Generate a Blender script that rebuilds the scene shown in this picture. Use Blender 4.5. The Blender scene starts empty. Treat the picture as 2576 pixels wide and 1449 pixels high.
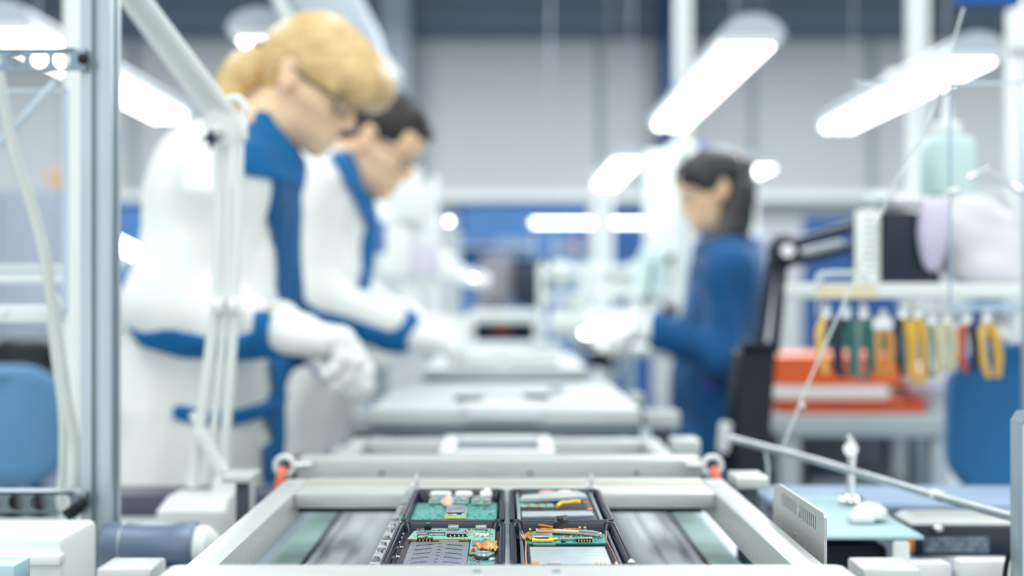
import bpy, bmesh, math, random
import numpy as np
from mathutils import Vector, Matrix

# ------------------------------------------------------------------ camera, world, light, exposure
S = bpy.context.scene
COL = S.collection
F, CX, CY, HZ = 2743.0, 1270.0, 740.0, 1.13      # focal length (px), principal point, camera height

cam_data = bpy.data.cameras.new('camera')
cam = bpy.data.objects.new('camera', cam_data)
COL.objects.link(cam)
cam.location = (0, 0, HZ)
cam.rotation_euler = (math.radians(90), 0, 0)
cam_data.sensor_width = 36.0
cam_data.lens = F / 2576 * 36
cam_data.shift_x = (1288 - CX) / 2576
cam_data.shift_y = (CY - 724.5) / 2576
cam_data.clip_start = 0.05
cam_data.dof.use_dof = True
cam_data.dof.focus_distance = 0.845
cam_data.dof.aperture_fstop = 2.3
cam_data.dof.aperture_blades = 0
S.camera = cam

S.view_settings.view_transform = 'Standard'
S.view_settings.look = 'None'
S.view_settings.exposure = 0.0
S.view_settings.gamma = 1.0
S.view_settings.use_curve_mapping = False
S.cycles.use_denoising = True
S.cycles.max_bounces = 7
S.cycles.diffuse_bounces = 3
S.cycles.glossy_bounces = 3
S.cycles.transparent_max_bounces = 12
S.cycles.sample_clamp_indirect = 4.0
S.cycles.caustics_reflective = False
S.cycles.caustics_refractive = False

world = bpy.data.worlds.new('world')
S.world = world
world.use_nodes = True
bg = world.node_tree.nodes['Background']
bg.inputs[0].default_value = (0.93, 0.98, 0.97, 1)
bg.inputs[1].default_value = 1.35


def area(name, loc, sx, sy, power, col=(0.97, 1.0, 0.98), rot=(0, 0, 0)):
    L = bpy.data.lights.new(name, 'AREA')
    L.shape = 'RECTANGLE'; L.size = sx; L.size_y = sy; L.energy = power; L.color = col
    o = bpy.data.objects.new(name, L)
    COL.objects.link(o)
    o.location = loc; o.rotation_euler = rot
    return o

# unseen ceiling lamps above the frame; back rows added to brighten the wall
for i, (x, y) in enumerate([(-2.4, 0.4), (0, 0.2), (2.4, 0.4), (-2.4, 3.4), (0.0, 3.4), (2.4, 3.4), (-2.6, 6.6), (2.6, 6.6), (-6.4, 8.6), (6.4, 8.6), (-2.1, 8.8), (2.1, 8.8)]):
    area('unseen_ceiling_light', (x, y, 4.0), 1.0, 2.2, 43 if y < 5 else 138)


# ------------------------------------------------------------------ helpers
def P(px, py, D):
    """the point at distance D in front of the lens that is seen at pixel (px, py)"""
    return Vector(((px - CX) / F * D, D, HZ - (py - CY) / F * D))


def PL(px, py, drop):
    """the point on the level plane lying `drop` below the lens seen at pixel (px, py)"""
    D = drop * F / (py - CY)
    return Vector(((px - CX) / F * D, D, HZ - drop))


def lin(c):
    return tuple((v / 255 / 12.92) if v / 255 <= 0.04045 else ((v / 255 + 0.055) / 1.055) ** 2.4 for v in c)


_M = {}


def mat(name, col, rough=0.5, metal=0.0, var=0.06, scale=30.0, bump=0.0, bscale=None, stretch=None,
        trans=0.0, alpha=1.0, emit=None, es=0.0, sheen=0.0, sub=0.0, coat=0.0, spec=0.5, col2=None, ior=1.45):
    if name in _M:
        return _M[name]
    m = bpy.data.materials.new(name)
    m.use_nodes = True
    nt = m.node_tree; N = nt.nodes; Lk = nt.links
    b = N['Principled BSDF']
    tc = N.new('ShaderNodeTexCoord')
    mp = N.new('ShaderNodeMapping')
    Lk.new(tc.outputs['Object'], mp.inputs[0])
    if stretch:
        mp.inputs['Scale'].default_value = stretch
    nz = N.new('ShaderNodeTexNoise')
    nz.inputs['Scale'].default_value = scale
    nz.inputs['Detail'].default_value = 4
    Lk.new(mp.outputs[0], nz.inputs['Vector'])
    rp = N.new('ShaderNodeValToRGB')
    c = lin(col)
    a = tuple(max(0, v * (1 - var)) for v in c) if col2 is None else lin(col2)
    bb = tuple(min(1, v * (1 + var)) for v in c)
    rp.color_ramp.elements[0].position = 0.32; rp.color_ramp.elements[0].color = (*a, 1)
    rp.color_ramp.elements[1].position = 0.68; rp.color_ramp.elements[1].color = (*bb, 1)
    Lk.new(nz.outputs['Fac'], rp.inputs[0])
    Lk.new(rp.outputs[0], b.inputs['Base Color'])
    b.inputs['Roughness'].default_value = rough
    b.inputs['Metallic'].default_value = metal
    b.inputs['IOR'].default_value = ior
    b.inputs['Specular IOR Level'].default_value = spec
    b.inputs['Transmission Weight'].default_value = trans
    b.inputs['Alpha'].default_value = alpha
    b.inputs['Sheen Weight'].default_value = sheen
    b.inputs['Coat Weight'].default_value = coat
    b.inputs['Subsurface Weight'].default_value = sub
    if sub:
        b.inputs['Subsurface Radius'].default_value = (0.012, 0.005, 0.003)
        b.inputs['Subsurface Scale'].default_value = 1.0
    if emit:
        b.inputs['Emission Color'].default_value = (*lin(emit), 1)
        b.inputs['Emission Strength'].default_value = es
    if bump:
        bn = N.new('ShaderNodeBump')
        bn.inputs['Strength'].default_value = bump
        bn.inputs['Distance'].default_value = 0.002
        if bscale:
            n2 = N.new('ShaderNodeTexNoise'); n2.inputs['Scale'].default_value = bscale
            n2.inputs['Detail'].default_value = 3
            Lk.new(mp.outputs[0], n2.inputs['Vector']); Lk.new(n2.outputs['Fac'], bn.inputs['Height'])
        else:
            Lk.new(nz.outputs['Fac'], bn.inputs['Height'])
        Lk.new(bn.outputs[0], b.inputs['Normal'])
    _M[name] = m
    return m


def rot_to(d, up=Vector((0, 0, 1))):
    """matrix whose Z axis is d"""
    return Vector(d).normalized().to_track_quat('Z', 'Y').to_matrix().to_4x4()


def rrect(w, l, r, n=5):
    pts = []
    for cx, cy, a0 in ((w / 2 - r, l / 2 - r, 0), (-w / 2 + r, l / 2 - r, 90), (-w / 2 + r, -l / 2 + r, 180), (w / 2 - r, -l / 2 + r, 270)):
        for i in range(n + 1):
            a = math.radians(a0 + 90 * i / n)
            pts.append((cx + r * math.cos(a), cy + r * math.sin(a)))
    return pts


def catmull(pts, k=6):
    pts = [Vector(p) for p in pts]
    if len(pts) < 3:
        return pts
    q = [pts[0] * 2 - pts[1]] + pts + [pts[-1] * 2 - pts[-2]]
    out = []
    for i in range(1, len(q) - 2):
        a, b, c, d = q[i - 1:i + 3]
        for j in range(k):
            t = j / k
            out.append(0.5 * (2 * b + (c - a) * t + (2 * a - 5 * b + 4 * c - d) * t * t + (3 * b - a - 3 * c + d) * t ** 3))
    out.append(pts[-1])
    return out


class B:
    def __init__(s):
        s.bm = bmesh.new()

    def box(s, c, d, b=0.0, R=None, seg=2):
        M = Matrix.Translation(Vector(c)) @ (R.to_4x4() if R else Matrix()) @ Matrix.Diagonal((d[0], d[1], d[2], 1))
        r = bmesh.ops.create_cube(s.bm, size=1, matrix=M)
        if b > 0:
            b = min(b, min(d) * 0.49)
            es = list({e for v in r['verts'] for e in v.link_edges})
            bmesh.ops.bevel(s.bm, geom=es, offset=b, segments=seg, affect='EDGES', profile=0.5, clamp_overlap=True)
        return s

    def span(s, a, c, b=0.0):
        a = Vector(a); c = Vector(c)
        return s.box((a + c) / 2, [abs(c[i] - a[i]) for i in range(3)], b)

    def cyl(s, p0, p1, r, r2=None, n=20):
        p0 = Vector(p0); p1 = Vector(p1); d = p1 - p0
        M = Matrix.Translation((p0 + p1) / 2) @ rot_to(d)
        bmesh.ops.create_cone(s.bm, cap_ends=True, segments=n, radius1=r, radius2=r if r2 is None else r2, depth=d.length, matrix=M)
        return s

    def sph(s, c, r, n=16, R=None):
        if not hasattr(r, '__len__'):
            r = (r, r, r)
        M = Matrix.Translation(Vector(c)) @ (R.to_4x4() if R else Matrix()) @ Matrix.Diagonal((*r, 1))
        bmesh.ops.create_uvsphere(s.bm, u_segments=n, v_segments=max(6, n // 2 + 2), radius=1, matrix=M)
        return s

    def loft(s, loops, cap0=True, cap1=True, closed=True):
        vs = [[s.bm.verts.new(Vector(p)) for p in L] for L in loops]
        n = len(vs[0])
        for a, b in zip(vs, vs[1:]):
            for i in range(n if closed else n - 1):
                j = (i + 1) % n
                try:
                    s.bm.faces.new((a[i], a[j], b[j], b[i]))
                except ValueError:
                    pass
        if cap0:
            s.bm.faces.new(list(reversed(vs[0])))
        if cap1:
            s.bm.faces.new(vs[-1])
        return s

    def tube(s, pts, r, n=12, smooth=0):
        pts = [Vector(p) for p in pts]
        if smooth:
            rr = r
            pts = catmull(pts, smooth)
        m = len(pts)
        rs = r if hasattr(r, '__len__') else [r] * m
        if len(rs) != m:
            rs = [float(np.interp(i / (m - 1), np.linspace(0, 1, len(rs)), rs)) for i in range(m)]
        loops = []
        up = None
        for i, p in enumerate(pts):
            t = (pts[min(i + 1, m - 1)] - pts[max(i - 1, 0)]).normalized()
            if up is None:
                up = t.orthogonal().normalized()
            else:
                up = (up - t * up.dot(t))
                up = up.normalized() if up.length > 1e-6 else t.orthogonal().normalized()
            w = t.cross(up)
            loops.append([p + rs[i] * (up * math.cos(2 * math.pi * k / n) + w * math.sin(2 * math.pi * k / n)) for k in range(n)])
        return s.loft(loops)

    def prism(s, poly, t, M=None):
        M = M or Matrix()
        a = [M @ Vector((x, y, 0)) for x, y in poly]
        b = [M @ Vector((x, y, t)) for x, y in poly]
        return s.loft([a, b])

    def lathe(s, c, prof, n=28, R=None):
        c = Vector(c); R = R or Matrix.Identity(3)
        loops = []
        for r, z in prof:
            loops.append([c + R @ Vector((max(r, 1e-5) * math.cos(2 * math.pi * k / n), max(r, 1e-5) * math.sin(2 * math.pi * k / n), z)) for k in range(n)])
        return s.loft(loops)

    def done(s, name, m, parent=None, ang=35, recalc=True):
        if recalc:
            bmesh.ops.recalc_face_normals(s.bm, faces=s.bm.faces)
        me = bpy.data.meshes.new(name)
        s.bm.to_mesh(me); s.bm.free()
        me.materials.append(m)
        return finish(me, name, parent, ang)


def origin_of(o):
    v = Vector((0, 0, 0))
    while o is not None:
        v = v + o.location
        o = o.parent
    return v


def finish(me, name, parent=None, ang=35):
    if parent is None:
        co = np.empty(len(me.vertices) * 3); me.vertices.foreach_get('co', co); co = co.reshape(-1, 3)
        lo, hi = co.min(0), co.max(0)
        og = Vector(((lo[0] + hi[0]) / 2, (lo[1] + hi[1]) / 2, lo[2]))
    else:
        og = origin_of(parent)
    me.transform(Matrix.Translation(-og))
    me.polygons.foreach_set('use_smooth', [True] * len(me.polygons))
    if ang:
        me.set_sharp_from_angle(angle=math.radians(ang))
    o = bpy.data.objects.new(name, me)
    COL.objects.link(o)
    if parent is None:
        o.location = og
    else:
        o.parent = parent
    return o


def tag(o, label, cat, group=None):
    o['label'] = label; o['category'] = cat
    if group:
        o['group'] = group
    return o


def thing(name, label, cat, loc, group=None):
    o = bpy.data.objects.new(name, None)
    COL.objects.link(o)
    o.location = loc
    o.empty_display_size = 0.05
    return tag(o, label, cat, group)


def structure(o):
    o['kind'] = 'structure'
    return o


def dup(o, loc=None, label=None, rz=None, group=None, parent=None):
    c = o.copy(); COL.objects.link(c)
    if parent is not None:
        c.parent = parent
    if loc is not None:
        c.location = loc
    if rz is not None:
        c.rotation_euler = (0, 0, rz)
    if label:
        c['label'] = label
    if group:
        c['group'] = group
    for ch in list(o.children):
        dup(ch, parent=c)
    return c


# ------------------------------------------------------------------ implicit surfaces (for bodies, cloth, hair, bags)
def vnoise(p, seed=0):
    p = np.asarray(p, dtype=np.float64)
    i = np.floor(p).astype(np.int64); f = p - i
    u = f * f * (3 - 2 * f)

    def h(a, b, c):
        n = (a * 374761393 + b * 668265263 + c * 2147483647 + seed * 974711) & 0xffffffff
        n = ((n ^ (n >> 13)) * 1274126177) & 0xffffffff
        return ((n ^ (n >> 16)) & 0xffff) / 32767.5 - 1
    x, y, z = i[..., 0], i[..., 1], i[..., 2]
    r = 0
    for dx in (0, 1):
        for dy in (0, 1):
            for dz in (0, 1):
                w = (u[..., 0] if dx else 1 - u[..., 0]) * (u[..., 1] if dy else 1 - u[..., 1]) * (u[..., 2] if dz else 1 - u[..., 2])
                r = r + w * h(x + dx, y + dy, z + dz)
    return r


def cap(a, b, ra, rb=None, k=0.015, op='u'):
    return dict(t='cap', a=np.array(a, float), b=np.array(b, float), ra=ra, rb=ra if rb is None else rb, k=k, op=op)


def ell(c, r, R=None, k=0.015, op='u'):
    return dict(t='ell', c=np.array(c, float), r=np.array(r, float), R=np.array(R if R is not None else np.eye(3), float), k=k, op=op)


def stack(rows, k=0.02, op='u'):
    """rows of (z, cx, cy, rx, ry), elliptical cross-sections up a body"""
    rows = sorted(rows)
    return dict(t='stack', rows=np.array(rows, float), k=k, op=op)


def poly(pts, y0, y1, k=0.003, op='i'):
    return dict(t='poly', pts=[(p[0], p[2]) for p in pts], y0=y0, y1=y1, k=k, op=op)


def half(n, c, k=0.004, op='i'):
    """keep where n.p < c"""
    return dict(t='half', n=np.array(n, float), c=c, k=k, op=op)


def pbox(q, m):
    if q['t'] == 'cap':
        r = max(q['ra'], q['rb'])
        return np.minimum(q['a'], q['b']) - r - m, np.maximum(q['a'], q['b']) + r + m
    if q['t'] == 'ell':
        r = q['r'].max()
        ext = np.sqrt(((q['R'] * q['r'][None, :]) ** 2).sum(1))
        return q['c'] - ext - m, q['c'] + ext + m
    if q['t'] == 'stack':
        R = q['rows']
        return (np.array([(R[:, 1] - R[:, 3]).min(), (R[:, 2] - R[:, 4]).min(), R[:, 0].min()]) - m,
                np.array([(R[:, 1] + R[:, 3]).max(), (R[:, 2] + R[:, 4]).max(), R[:, 0].max()]) + m)
    return None


def ev(q, X, Y, Z):
    if q['t'] == 'cap':
        a, b = q['a'], q['b']; d = b - a; L2 = max(float(d @ d), 1e-12)
        px, py, pz = X - a[0], Y - a[1], Z - a[2]
        t = np.clip((px * d[0] + py * d[1] + pz * d[2]) / L2, 0, 1)
        return np.sqrt((px - t * d[0]) ** 2 + (py - t * d[1]) ** 2 + (pz - t * d[2]) ** 2) - (q['ra'] + (q['rb'] - q['ra']) * t)
    if q['t'] == 'ell':
        c, r, R = q['c'], q['r'], q['R']
        px, py, pz = X - c[0], Y - c[1], Z - c[2]
        u = [(px * R[0, i] + py * R[1, i] + pz * R[2, i]) for i in range(3)]
        k0 = np.sqrt(sum((u[i] / r[i]) ** 2 for i in range(3)))
        k1 = np.sqrt(sum((u[i] / r[i] ** 2) ** 2 for i in range(3))) + 1e-6
        return k0 * (k0 - 1) / k1
    if q['t'] == 'stack':
        R = q['rows']
        zz = Z
        cx = np.interp(zz, R[:, 0], R[:, 1]); cy = np.interp(zz, R[:, 0], R[:, 2])
        rx = np.interp(zz, R[:, 0], R[:, 3]); ry = np.interp(zz, R[:, 0], R[:, 4])
        u = (X - cx) / rx; v = (Y - cy) / ry
        k0 = np.sqrt(u * u + v * v) + 1e-6
        k1 = np.sqrt((u / rx) ** 2 + (v / ry) ** 2) + 1e-6
        d = k0 * (k0 - 1) / k1
        return np.maximum(d, np.maximum(R[0, 0] - Z, Z - R[-1, 0]))
    if q['t'] == 'half':
        n = q['n']
        return X * n[0] + Y * n[1] + Z * n[2] - q['c']
    if q['t'] == 'poly':
        x = X[:, :1, :]; z = Z[:, :1, :]
        x, z = np.broadcast_arrays(x, z)
        d = np.full(x.shape, 1e9); s = np.ones(x.shape)
        P_ = q['pts']; n = len(P_)
        for i in range(n):
            x0, z0 = P_[i]; x1, z1 = P_[i - 1]
            ex, ez = x1 - x0, z1 - z0
            wx, wz = x - x0, z - z0
            t = np.clip((wx * ex + wz * ez) / (ex * ex + ez * ez + 1e-12), 0, 1)
            d = np.minimum(d, (wx - ex * t) ** 2 + (wz - ez * t) ** 2)
            c1 = z >= z0; c2 = z < z1; c3 = ex * wz > ez * wx
            s = np.where((c1 & c2 & c3) | (~c1 & ~c2 & ~c3), -s, s)
        d = s * np.sqrt(d)
        return np.maximum(d, np.maximum(q['y0'] - Y, Y - q['y1']))


def smin(a, b, k):
    h = np.maximum(k - np.abs(a - b), 0) / k
    return np.minimum(a, b) - h * h * k * 0.25


class Field:
    def __init__(s, prims, h, pad=0.02, lo=None, hi=None, inflate=0.0):
        m = 0.035
        bs = [pbox(q, 0.012 + inflate + pad) for q in prims if q['op'] == 'u']
        s.lo = np.min([b[0] for b in bs], 0) if lo is None else np.array(lo, float)
        s.hi = np.max([b[1] for b in bs], 0) if hi is None else np.array(hi, float)
        s.h = h
        n = np.ceil((s.hi - s.lo) / h).astype(int) + 2
        s.ax = [(s.lo[i] + h * np.arange(n[i])).astype(np.float32) for i in range(3)]
        s.G = np.full(tuple(n), 0.08, np.float32)
        s.apply(prims)

    def apply(s, prims, m=0.04):
        for q in prims:
            b = pbox(q, m)
            if b is None or q['op'] == 'i':
                sl = [slice(0, len(a)) for a in s.ax]
            else:
                sl = []
                for i in range(3):
                    i0 = max(0, int((b[0][i] - s.lo[i]) / s.h)); i1 = min(len(s.ax[i]), int((b[1][i] - s.lo[i]) / s.h) + 2)
                    sl.append(slice(i0, max(i0, i1)))
            X = s.ax[0][sl[0]][:, None, None]; Y = s.ax[1][sl[1]][None, :, None]; Z = s.ax[2][sl[2]][None, None, :]
            if 0 in (X.size, Y.size, Z.size):
                continue
            d = ev(q, X, Y, Z)
            g = s.G[tuple(sl)]
            d = np.broadcast_to(d, g.shape)
            if q['op'] == 'u':
                r = smin(g, d, q['k'])
            elif q['op'] == 's':
                r = -smin(-g, d, q['k'])
            else:
                r = -smin(-g, -d, q['k'])
            s.G[tuple(sl)] = r
        return s

    def clone(s, off=0.0):
        f = object.__new__(Field)
        f.lo, f.hi, f.h, f.ax = s.lo, s.hi, s.h, s.ax
        f.G = s.G - off
        return f

    def mesh(s, name):
        G = s.G.copy()
        for i in range(3):
            sl = [slice(None)] * 3
            for e in (0, -1):
                sl[i] = e
                G[tuple(sl)] = np.maximum(G[tuple(sl)], 0.001)
        ins = G < 0
        c = np.zeros(tuple(n - 1 for n in G.shape), np.int8)
        for dx in (0, 1):
            for dy in (0, 1):
                for dz in (0, 1):
                    c += ins[dx:dx + c.shape[0], dy:dy + c.shape[1], dz:dz + c.shape[2]]
        act = np.argwhere((c > 0) & (c < 8))
        idx = -np.ones(c.shape, np.int64)
        idx[tuple(act.T)] = np.arange(len(act))
        acc = np.zeros((len(act), 3)); cnt = np.zeros(len(act))
        cor = [(a, b, d) for a in (0, 1) for b in (0, 1) for d in (0, 1)]
        for p in cor:
            for ax_ in range(3):
                if p[ax_]:
                    continue
                q = list(p); q[ax_] = 1
                a = G[tuple((act + p).T)]; b = G[tuple((act + q).T)]
                m_ = (a < 0) != (b < 0)
                t = a[m_] / (a[m_] - b[m_])
                pt = np.tile(np.array(p, float), (m_.sum(), 1)); pt[:, ax_] = t
                acc[m_] += pt; cnt[m_] += 1
        V = s.lo + s.h * (act + acc / cnt[:, None])
        quads = []
        for a in range(3):
            sl0 = [slice(1, -1)] * 3; sl0[a] = slice(0, -1)
            sl1 = [slice(1, -1)] * 3; sl1[a] = slice(1, None)
            A = ins[tuple(sl0)]; Bb = ins[tuple(sl1)]
            e = np.argwhere(A != Bb)
            off = np.ones(3, int); off[a] = 0
            e0 = e + off
            fl = A[tuple(e.T)]
            u, v = (a + 1) % 3, (a + 2) % 3
            du = np.zeros(3, int); du[u] = 1
            dv = np.zeros(3, int); dv[v] = 1
            q = np.stack([idx[tuple((e0 - du - dv).T)], idx[tuple((e0 - dv).T)], idx[tuple(e0.T)], idx[tuple((e0 - du).T)]], 1)
            q[~fl] = q[~fl][:, ::-1]
            quads.append(q)
        Q = np.concatenate(quads)
        Q = Q[(Q >= 0).all(1)]
        me = bpy.data.meshes.new(name)
        me.vertices.add(len(V)); me.vertices.foreach_set('co', V.ravel())
        me.loops.add(Q.size); me.loops.foreach_set('vertex_index', Q.ravel().astype(np.int32))
        me.polygons.add(len(Q)); me.polygons.foreach_set('loop_start', np.arange(0, Q.size, 4, dtype=np.int32))
        me.update(calc_edges=True)
        return me


def skin_obj(f, name, m, parent=None, disp=None, ang=None):
    me = f.mesh(name)
    me.materials.append(m)
    if disp is not None and len(me.vertices):
        n = len(me.vertices)
        co = np.empty(n * 3); me.vertices.foreach_get('co', co); co = co.reshape(-1, 3)
        nr = np.empty(n * 3, np.float32); me.vertex_normals.foreach_get('vector', nr); nr = nr.reshape(-1, 3)
        co = co + nr * disp(co)[:, None]
        me.vertices.foreach_set('co', co.ravel()); me.update()
    return finish(me, name, parent, ang)

# ------------------------------------------------------------------ materials
alu = mat('brushed_aluminium', (196, 202, 200), 0.42, 0.4, 0.05, 40, bump=0.15, stretch=(1, 6, 6))
alu_d = mat('aluminium_extrusion', (176, 190, 200), 0.35, 0.7, 0.06, 30, stretch=(1, 1, 0.2))
alu_rail = mat('satin_steel_rail', (222, 228, 232), 0.3, 0.45, 0.08, 14, stretch=(1, 0.1, 1))
steel = mat('zinc_plated_steel', (190, 196, 200), 0.32, 0.85, 0.1, 60)
chrome = mat('chrome', (225, 228, 230), 0.12, 1.0, 0.02, 20)
white_pc = mat('white_powder_coat', (226, 232, 230), 0.5, 0, 0.02, 12)
white_pl = mat('white_plastic', (230, 235, 233), 0.4, 0, 0.02, 12)
grey_pl = mat('grey_plastic', (120, 135, 150), 0.45, 0, 0.05, 15)
dark_pl = mat('black_plastic', (18, 30, 40), 0.4, 0, 0.15, 20)
dark_band = mat('dark_laminate', (74, 78, 96), 0.5, 0, 0.05, 20)
tray_m = mat('black_conductive_plastic', (6, 20, 44), 0.2, 0, 0.2, 60, coat=0.0, spec=0.42)
rubber = mat('black_rubber', (16, 22, 28), 0.7, 0, 0.1, 30)
blue_cloth = mat('blue_chair_fabric', (56, 128, 188), 0.9, 0, 0.08, 300, bump=0.3, bscale=500, sheen=0.2)
blue_cloth2 = mat('dusty_blue_upholstery', (100, 148, 190), 0.9, 0, 0.06, 300, bump=0.3, bscale=500, sheen=0.2)
navy = mat('navy_plastic', (14, 30, 48), 0.5, 0, 0.1, 20)
teal_mat = mat('teal_bench_mat', (176, 208, 216), 0.6, 0, 0.03, 20)
glass = mat('clear_acrylic', (235, 245, 250), 0.03, 0, 0, 10, alpha=0.06, spec=0.5)
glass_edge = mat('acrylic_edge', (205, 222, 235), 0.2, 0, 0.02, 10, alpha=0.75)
tube_on = mat('lit_fluorescent_tube', (255, 255, 255), 0.4, 0, 0, 5, emit=(246, 252, 252), es=7.0)
led_warm = mat('lit_warm_lamp', (255, 255, 240), 0.4, 0, 0, 5, emit=(255, 250, 222), es=12.0)
led_on = mat('lit_white_led', (255, 255, 255), 0.4, 0, 0, 5, emit=(235, 248, 255), es=9.0)
hood_m = mat('lamp_hood_enamel', (176, 186, 196), 0.4, 0.1, 0.03, 8)
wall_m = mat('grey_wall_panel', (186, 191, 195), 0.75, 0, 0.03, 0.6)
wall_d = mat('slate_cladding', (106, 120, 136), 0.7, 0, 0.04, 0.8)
blue_part = mat('blue_partition', (64, 106, 158), 0.6, 0, 0.10, 1.2)
blue_dark = mat('deep_blue_panel', (30, 74, 130), 0.6, 0, 0.06, 3)
blue_sign = mat('blue_sign_face', (10, 88, 168), 0.5, 0, 0.04, 6)
floor_m = mat('grey_epoxy_floor', (150, 160, 168), 0.35, 0, 0.05, 2)
desk_m = mat('grey_desk_laminate', (178, 188, 194), 0.5, 0, 0.03, 8)
pale_belt = mat('pale_green_belt', (150, 180, 175), 0.55, 0, 0.1, 40)
skin_m = mat('skin', (246, 212, 174), 0.5, 0, 0.03, 18, sub=0.2, bump=0.05, bscale=300, col2=(240, 200, 164))
lip_m = mat('lips', (190, 116, 104), 0.45, 0, 0.05, 60)
coat_w = mat('white_coat_cotton', (240, 243, 241), 0.9, 0, 0.015, 9, bump=0.25, bscale=900, sheen=0.15)
trim_b = mat('blue_coat_trim', (6, 106, 168), 0.85, 0, 0.06, 14, bump=0.25, bscale=900)
shirt_b = mat('navy_blue_shirt', (0, 82, 136), 0.85, 0, 0.06, 14)
coat_b = mat('blue_work_coat', (0, 80, 134), 0.85, 0, 0.07, 9, bump=0.25, bscale=900, sheen=0.1)
glove_m = mat('white_knit_glove', (242, 245, 243), 0.9, 0, 0.02, 30, bump=0.4, bscale=700, sheen=0.2)
hair_bl = mat('blonde_hair', (222, 194, 144), 0.4, 0, 0.06, 22, bump=0.2, col2=(192, 154, 98), stretch=(1.2, 5, 8))
hair_br = mat('dark_brown_hair', (44, 36, 34), 0.45, 0, 0.3, 40, bump=0.4, col2=(20, 26, 32), stretch=(2, 8, 3))
hair_bk = mat('long_dark_hair', (34, 30, 32), 0.42, 0, 0.4, 40, bump=0.4, col2=(16, 24, 32), stretch=(8, 8, 1))
trouser = mat('dark_trousers', (18, 26, 38), 0.9, 0, 0.1, 30)
shoe_m = mat('white_work_shoe', (215, 220, 222), 0.5, 0, 0.04, 20)
orange_m = mat('orange_plastic', (238, 104, 52), 0.35, 0, 0.06, 10)
orange_d = mat('burnt_orange_plastic', (214, 84, 34), 0.4, 0, 0.06, 10)
tan_m = mat('tan_masking_tape', (226, 212, 178), 0.7, 0, 0.04, 20)
bottle_m = mat('pale_aqua_plastic', (190, 216, 216), 0.4, 0, 0.03, 8)
clear_pl = mat('frosted_clear_plastic', (222, 232, 232), 0.35, 0, 0.03, 8, alpha=0.8)
bag_m = mat('milky_plastic_bag', (226, 226, 232), 0.35, 0, 0.04, 9, alpha=0.9)
pcb = mat('green_circuit_board', (72, 168, 160), 0.35, 0, 0.12, 260, coat=0.2, col2=(46, 136, 132))
pcb2 = mat('teal_circuit_board', (112, 172, 158), 0.35, 0, 0.2, 300, coat=0.2, col2=(136, 188, 170))
gold = mat('gold_contact', (236, 186, 80), 0.25, 0.9, 0.08, 60)
flex_m = mat('amber_flex_film', (226, 152, 36), 0.3, 0.1, 0.15, 200, coat=0.4, col2=(190, 112, 20))
yellow_m = mat('yellow_plastic_clip', (244, 204, 64), 0.4, 0, 0.05, 50)
shield = mat('tinned_shield_can', (168, 176, 182), 0.3, 0.75, 0.1, 150)
steel_pl = mat('speckled_steel_plate', (138, 146, 158), 0.42, 0.6, 0.35, 900, col2=(98, 106, 120))
batt_m = mat('silver_back_plate', (178, 190, 198), 0.42, 0.35, 0.10, 70, stretch=(1, 3, 1))
chip_m = mat('grey_chip', (110, 120, 132), 0.4, 0.1, 0.06, 100)
chip_k = mat('black_chip', (10, 18, 30), 0.35, 0, 0.2, 100)
copper = mat('copper_band', (206, 140, 112), 0.35, 0.7, 0.08, 60)
solder = mat('solder_pad', (212, 224, 216), 0.3, 0.5, 0.05, 100)
label_m = mat('paper_label', (232, 238, 234), 0.6, 0, 0.02, 50)
ink = mat('faded_ink', (150, 160, 158), 0.6, 0, 0.1, 300)

# ------------------------------------------------------------------ the room
b = B().span((-9, -1.5, -0.05), (9, 12.2, 0)); structure(b.done('floor', floor_m))
b = B().span((-9, 12, 0), (9, 12.2, 4.8)); structure(b.done('wall_back', wall_m))
b = B().span((-9.2, -1.5, 0), (-9, 12.2, 4.8)); structure(b.done('wall_left', wall_m))
b = B().span((9, -1.5, 0), (9.2, 12.2, 4.8)); structure(b.done('wall_right', wall_m))
b = B().span((-9.2, -1.5, 4.8), (9.2, 12.2, 4.9)); structure(b.done('ceiling', wall_m))
# cladding bands across the top of the back wall
zt = lambda py, D: HZ - (py - CY) / F * D
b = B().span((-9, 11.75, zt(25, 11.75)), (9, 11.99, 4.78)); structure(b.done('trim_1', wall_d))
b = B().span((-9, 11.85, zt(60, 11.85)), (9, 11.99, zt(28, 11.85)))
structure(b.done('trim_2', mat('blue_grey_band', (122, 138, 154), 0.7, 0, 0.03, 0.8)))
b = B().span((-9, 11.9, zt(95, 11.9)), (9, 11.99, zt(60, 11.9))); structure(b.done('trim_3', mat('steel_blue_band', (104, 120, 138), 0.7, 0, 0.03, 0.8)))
# low sill rail and shaded recess over the blue partition
b = B().span((-9, 11.7, zt(503, 11.7)), (9, 11.99, zt(484, 11.7))); structure(b.done('trim_4', white_pc))
b = B()
for px in (-700, -250, 330, 960, 1510, 1900, 2200, 2700):
    b.span((P(px, 0, 11.9).x - 0.02, 11.95, 1.6), (P(px, 0, 11.9).x + 0.02, 12.0, 4.0))
structure(b.done('trim_5', mat('panel_joint', (142, 154, 168), 0.7, 0, 0.03, 2)))
b = B().span((P(960, 0, 11.6).x, 11.5, 1.9), (P(1030, 0, 11.6).x, 11.99, 4.78)); structure(b.done('trim_6', mat('wall_column', (168, 178, 190), 0.7, 0, 0.03, 1)))
b = B().span((P(1678, 0, 11.4).x, 11.3, 2.3), (P(1735, 0, 11.4).x, 11.99, 4.78)); structure(b.done('trim_7', blue_dark))


def tx(px, D):
    return (px - CX) / F * D


def tz(py, D):
    return HZ - (py - CY) / F * D


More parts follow.
